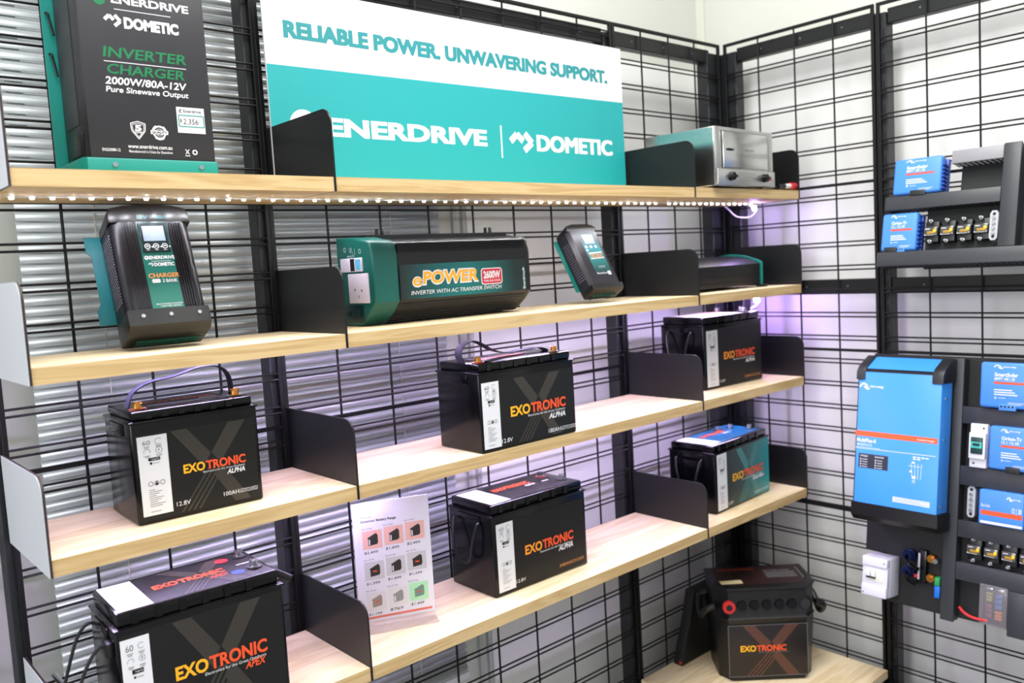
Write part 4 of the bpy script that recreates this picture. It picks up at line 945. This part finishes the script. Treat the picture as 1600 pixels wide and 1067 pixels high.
# small blue units
def blue_unit(R_, name, label, cat, u0, u1, h0, h1, depth, title, sub, stripe, group, body=BLUE2, back=True, term='bottom', low=False):
    t = R_.put(name, label, cat, u0, h0, 0, group); w, h = u1-u0, h1-h0
    g = G(); g.box(0, w, -depth, -depth*.35, .003, h, .008 if not low else .004, 3); g.build('cover', body, t)
    g = G(); g.box(-.002, w+.006, -depth*.36, -.001, 0, h-.004, .003)
    for k in range(7): g.box(w-.001, w+.0065, -depth*.9, -depth*.3, .012+k*(h-.03)/7, .012+k*(h-.03)/7+.005)
    g.build('heatsink', BLUED, t)
    F = front(depth)
    if not low:
        print_on(t, 'white_lettering', WHITEPRINT, F, wave_mark(w*.26, h*.87, w*.42, h*.075) + [('t', title, w*.28, w*.28+w*.44, h*.70, h*.075, .03), ('t', sub, w*.28, w*.66, h*.615, h*.06, .02)] + [('r', w*.28, h*(.40-.05*k), w*(.62+.05*((k*7) % 3)), h*(.422-.05*k)) for k in range(3)] + [('o', w*.31, h*.24, w*.012, w*.022), ('r', w*.36, h*.235, w*.5, h*.245), ('r', w*.55, h*.14, w*.85, h*.15), ('r', w*.55, h*.11, w*.80, h*.12)], 1)
        print_on(t, 'stripe_print', ORANGE, F, [('r', w*.27, h*.535, w*.86, h*.585)], 1)
        g = G(); g.box(w*.38, w*.70, -depth-.001, -depth+.010, -.003, h*.12, .002)
        tm = g.build('terminal_block', DARKGREY if term == 'dark' else BLUE2, t)
        print_on(tm, 'terminal_holes', DARKPRINT, front(depth+.001), [('c', w*(.43+.07*k), h*.06, w*.022) for k in range(4)], 1)
    else:
        print_on(t, 'stripe_print', ORANGE, F, [('r', w*.05, h*.30, w*.97, h*.43)], 1)
        print_on(t, 'white_lettering', WHITEPRINT, F, [('t', title, w*.06, w*.26, h*.52, h*.09, .01), ('t', sub, w*.74, w*.95, h*.46, h*.13, .02), ('r', w*.05, h*.06, w*.97, h*.13)] + wave_mark(w*.62, h*.78, w*.3, h*.10), 1)
        g = G()
        for k in range(5): g.cyl((w*(.2+.15*k), -depth*.55, h-.001), (w*(.2+.15*k), -depth*.55, h+.006), .004, 8)
        g.build('terminal_row', STEEL, t)
    return t
GB = 'small blue charge units on the demo boards'
blue_unit(UPP, 'solar_controller', 'pale-lit blue solar controller at the top of the upper rack, sitting on a duct', 'controller', .158, .297, .2165, .327, .052, 'SmartSolar', 'MPPT 100 | 20', 1, GB, BLUE2, term='dark')
blue_unit(UPP, 'dc_converter', 'blue converter on the bottom duct of the upper rack beside the fuse holders', 'converter', .132, .237, .0485, .166, .045, 'Orion-Tr', '12 | 12-30', 1, GB)
blue_unit(LOW, 'solar_controller', 'blue solar controller at the right picture edge, top of the lower board', 'controller', .398, .535, -.1435, -.012, .070, 'SmartSolar', 'MPPT 100 | 30', 1, GB)
blue_unit(LOW, 'dc_converter', 'blue converter right of the small white breaker', 'converter', .427, .545, -.3165, -.191, .066, 'Orion-Tr', '12 | 12-30', 1, GB, term='dark')
blue_unit(LOW, 'smart_charger', 'low blue box with an orange stripe, above the lower fuse holders', 'charger', .408, .524, -.4745, -.374, .066, 'Blue Smart', '12 | 30', 1, GB, low=True)
tg = UPP.put('grey_tag', 'small grey plastic clip at the foot of the upper blue converter', 'clip', .146, .0485, .046); G().box(0, .038, -.004, 0, 0, .014, .001).build('clip', DARKGREY, tg)

# small white breaker on the lower board
bk = LOW.put('circuit_breaker', 'narrow white breaker with a green switch left of a blue converter', 'breaker', .373, -.3165, 0)
g = G(); g.box(0, .046, -.055, -.001, 0, .126, .003); g.box(.001, .045, -.066, -.05, .026, .100, .002); g.build('body', mat('white_breaker_plastic', (226, 226, 232), .4), bk)
G().box(.007, .039, -.070, -.060, .040, .088, .002).build('dark_window', mat('dark_green_plastic', (22, 58, 58), .35), bk)
print_on(bk, 'green_label', mat('mint_green_print', (64, 206, 196), .4), front(.070), [('p', [(.009, .074), (.037, .074), (.037, .057), (.009, .057)])], 1)
G().box(.014, .032, -.076, -.068, .064, .071, .001).build('switch_lever', DARKGREY, bk)
print_on(bk, 'screw_holes', DARKPRINT, front(.055), [('c', .036, .114, .003), ('c', .012, .012, .003)], 1)
# white breaker box
bx = LOW.put('breaker_box', 'white plastic breaker enclosure with two switches below the large blue inverter', 'breaker box', .087, -.749, 0)
WB_ = mat('white_enclosure_plastic', (222, 220, 236), .38)
g = G(); g.box(0, .080, -.070, -.001, 0, .122, .005, 3); g.box(.001, .079, -.090, -.06, .001, .036, .004, 3); g.box(.001, .079, -.090, -.06, .092, .121, .004, 3); g.box(.001, .079, -.084, -.06, .03, .098, .002); g.build('enclosure', WB_, bx)
G().box(.014, .066, -.0855, -.080, .046, .086, .001).build('switch_panel', mat('ivory_switch_panel', (230, 230, 216), .4), bx)
for k in range(2):
    G().box(.016+.015*k, .029+.015*k, -.094, -.084, .062, .080, .002).build('switch', WHITE_PANEL, bx)
    G().box(.016+.015*k, .029+.015*k, -.0925, -.084, .0565, .0615, .001).build('switch_foot', DARKGREY, bx)
print_on(bx, 'screw_holes', DARKPRINT, front(.090), [('c', .070, .108, .0022), ('c', .008, .010, .0022)], 1)
# bus bars and fuse holders
def busbar(R_, label, u, h0, h1, n=.0):
    t = R_.put('bus_bar', label, 'bus bar', u, h0, n, 'bus bars on the demo boards'); L_ = h1-h0
    g = G(); g.prism([(0, .008), (.005, 0), (.017, 0), (.022, .008), (.022, L_-.008), (.017, L_), (.005, L_), (0, L_-.008)], 'y', -.034, -.001, .001, 1); g.build('base', mat('clear_grey_plastic', (188, 190, 196), .25), t)
    g = G()
    for k in range(4): g.cyl((.011, -.0335, L_*(.24+.17*k)), (.011, -.040, L_*(.24+.17*k)), .005, 6)
    g.build('stud_row', STEEL, t)
    print_on(t, 'end_holes', DARKPRINT, front(.034), [('c', .011, .010, .0045), ('c', .011, L_-.010, .0045)], 1)
busbar(UPP, 'upright clear bus bar right of the upper fuse holders', .430, .070, .154)
busbar(LOW, 'upright clear bus bar left of the low blue box', .365, -.4645, -.374, .0)
def fuse_holder(R_, label, u, h):
    t = R_.put('fuse_holder', label, 'fuse holder', u, h, 0, 'fuse holders on the demo boards')
    G().box(-.019, .019, -.024, -.001, -.030, .030, .002).build('base', CASE2, t)
    G().box(-.0185, .0185, -.034, -.023, -.013, .013, .002).build('clear_cover', mat('smoky_clear_plastic', (74, 74, 74), .15), t)
    G().box(-.010, .012, -.0355, -.030, -.008, .000, .001).build('fuse_body', mat('fuse_amber', (168, 130, 40), .4), t)
    G().box(.008, .016, -.037, -.030, -.004, .006, .001).build('yellow_mark', mat('bright_yellow_plastic', (250, 200, 40), .35), t)
    for z in (-.030, .030):
        g = G(); g.cyl((0, -.022, z), (0, -.034, z), .0052, 12); g.cyl((0, -.034, z), (0, -.044, z), .0034, 10); g.build('stud', STEEL, t)
    print_on(t, 'cover_print', WHITEPRINT, front(.034), [('r', -.015, .006, -.002, .008), ('c', -.016, -.010, .0014), ('c', .016, .010, .0014), ('c', .012, .010, .0014), ('r', -.015, -.0115, .010, -.0105)], 1)
for k in range(4): fuse_holder(UPP, 'upper rack fuse holder, ' + ('first, next to the blue converter', 'second from the blue converter', 'third from the blue converter', 'last, next to the clear bus bar')[k], .272+.0453*k, .1065)
for k in range(4): fuse_holder(LOW, 'lower board fuse holder, ' + ('first, nearest the upright duct', 'second from the upright duct', 'third from the upright duct', 'fourth, at the right picture edge')[k], .388+.0462*k, -.556)
# clear fuse block with red wire
fb = LOW.put('fuse_block', 'clear-covered fuse block with green, blue and amber fuses at lower right', 'fuse block', .416, -.754, 0)
G().box(0, .066, -.022, -.001, 0, .114, .002).build('base', CASE2, fb)
for (nm, rgb, x0, x1, z0, z1) in (('olive_fuses', (120, 122, 56), .012, .028, .062, .088), ('wine_fuses', (88, 36, 50), .012, .028, .016, .056), ('blue_fuses', (38, 76, 134), .036, .054, .044, .088), ('amber_fuses', (170, 96, 34), .036, .054, .014, .040)):
    g = G()
    for k in range(3):
        a = z0+(z1-z0)*k/3; g.box(x0, x1, -.036, -.021, a, a+(z1-z0)/3-.002, .001)
    g.build(nm, mat('fuse_plastic_' + nm, rgb, .35), fb)
g = G()
for k in range(2):
    for j in range(2): g.box(.010+.028*j, .028+.028*j, -.032, -.021, .094+.010*k, .100+.010*k, .001)
g.build('terminal_screws', STEEL, fb)
G().box(-.004, .070, -.045, -.004, -.006, .110, .004).build('clear_cover', glass('fuse_cover_clear', (214, 206, 214), .08, .22), fb)
rw = LOW.put('red_wire', 'short red wire running into the foot of the clear fuse block', 'wire', .360, -.735, .03)
G().tube([(-.004, 0, .004), (.012, -.012, -.004), (.034, -.018, -.010), (.056, -.016, -.012), (.075, -.010, -.012)], .0042, 8).build('insulation', RED, rw)
# cable glands, brass studs and plugs under the large inverter
for k, h in enumerate((-.613, -.662)):
    t = LOW.put('cable_gland', ('upper', 'lower')[k] + ' black cable gland with a blue shine below the large blue inverter', 'cable gland', .200, h, 0, 'cable glands under the large inverter')
    g = G(); g.cyl((0, -.0, 0), (0, -.020, 0), .019, 20); g.cyl((0, -.020, 0), (0, -.034, 0), .014, 16); g.build('gland_body', mat('black_gloss_blue_shine', (14, 28, 72), .12), t)  # black gland; the blue reflection is painted into its base colour
    G().tube([(0, -.030, 0), (.004, -.042, -.010), (.010+.01*(1-k), -.034-.016*(1-k), -.024), (.024+.012*(1-k), -.020-.014*(1-k), -.034)], .006, 8).build('cable', CASE, t)
for k, h in enumerate((-.610, -.668)):
    t = LOW.put('brass_stud', ('upper', 'lower')[k] + ' brass stud beside the upright duct under the large inverter', 'stud', .268, h, 0, 'brass studs under the large inverter')
    g = G(); g.cyl((0, 0, 0), (0, -.026, 0), .013, 6); g.cyl((0, -.026, 0), (0, -.036, 0), .007, 12); g.build('nut', BRASS, t)
    if k == 0: G().cyl((.014, 0, -.004), (.014, -.030, -.004), .008, 6).build('washer_nut', STEEL, t)
t = LOW.put('shunt_block', 'dark shunt block with a clear edge next to the brass studs', 'shunt', .225, -.690, 0); G().box(0, .028, -.020, -.001, 0, .10, .003).build('block', CASE, t)
G().box(.004, .010, -.0225, -.019, .01, .09, .001).build('clear_edge', mat('clear_grey_plastic', (188, 190, 196), .25), t); G().box(-.006, .004, -.024, -.016, .014, .024, .001).build('red_mark', RED, t)
t = LOW.put('terminal_plug', 'green and blue terminal plug at the foot of the upright duct', 'plug', .281, -.722, 0)
G().box(0, .016, -.026, -.001, 0, .036, .002).build('blue_half', mat('plug_blue', (20, 112, 214), .4), t)
g = G(); g.box(0, .016, -.028, -.001, .0365, .062, .002); g.box(.002, .014, -.030, -.027, .040, .058, .001); g.build('green_half', mat('plug_green', (40, 160, 84), .4), t)

# ------------------------------------------------------------------ wires and trunking in the corner
CW = mat('white_flex_cable', (228, 224, 236), .5)
def cable(label, pts, r, m=CW, cat='cable'):
    o = G().tube(pts, r, 8).build('cable', m); tag(o, label, cat, 'cables in the corner'); return o
cn = thing('led_connector', 'glowing white connector with a looping lead at the corner end of the top LED strip', 'connector', (1.742, -.145, Z[0]-T-.0005), 0)
G().box(-.012, .012, -.008, .008, -.012, -.0005, .003).build('housing', CW, cn)
G().tube([(.004, .0, -.012), (.012, .0, -.030), (.022, .03, -.046), (.018, .08, -.040), (.012, .11, -.012), (.012, .125, .0)], .0026, 8).build('lead', CW, cn)
G().cyl((.004, 0, -.012), (.008, 0, -.024), .007, 12).build('lit_end', emit('connector_glow_fill', (.5, .3, 1.0), 260.0), cn)  # connector glows; violet and strength are added to tint the corner walls
c2 = thing('led_connector', 'glowing white connector under the corner end of the second shelf', 'connector', (1.742, -.145, Z[1]-T-.0005), 0)
G().box(-.010, .010, -.008, .008, -.012, -.0005, .003).build('housing', CW, c2)
G().cyl((.0, 0, -.012), (.004, 0, -.026), .009, 14).build('lit_end', emit('connector_glow_fill_low', (.48, .28, 1.0), 420.0), c2)  # same added violet, stronger, for the corner under the second shelf
G().tube([(.004, 0, -.026), (.006, .004, -.040), (.010, .03, -.052)], .0035, 8).build('lead', CW, c2)
cable('white cable hanging on the right wall between the top and second shelf', [(WR-.016, .045, -.010), (WR-.018, .045, -.10), (WR-.016, .047, -.20), (WR-.016, .050, -.33)], .0032)
cable('white cable hanging on the right wall below the second shelf', [(WR-.016, .050, -.33), (WR-.018, .046, -.40), (WR-.016, .062, -.46), (WR-.018, .085, -.53), (WR-.018, .075, -.62)], .0028)
cable('white cable hanging on the right wall behind the third shelf', [(WR-.016, .10, -.62), (WR-.018, .088, -.70), (WR-.018, .085, -.78), (WR-.016, .105, -.88), (WR-.016, .09, -.97)], .0030)
cable('black cable hanging on the right wall below the fourth shelf', [(WR-.016, .03, -1.05), (WR-.018, .012, -1.15), (WR-.016, .018, -1.25), (WR-.016, .045, -1.34)], .0028, CASE2)
cable('dark cable hanging on the right wall behind the third shelf', [(WR-.016, .045, -.60), (WR-.018, .030, -.70), (WR-.018, .008, -.78), (WR-.018, .003, -.86)], .0028, mat('grey_flex_cable', (96, 92, 108), .5))
tr = G().box(WR-.024, WR-.0065, .062, .088, -.62, -.33, .003).build('cable_trunking', mat('grey_trunking', (128, 124, 136), .5)); tag(tr, 'grey vertical cable trunking on the right wall below the second shelf', 'trunking')
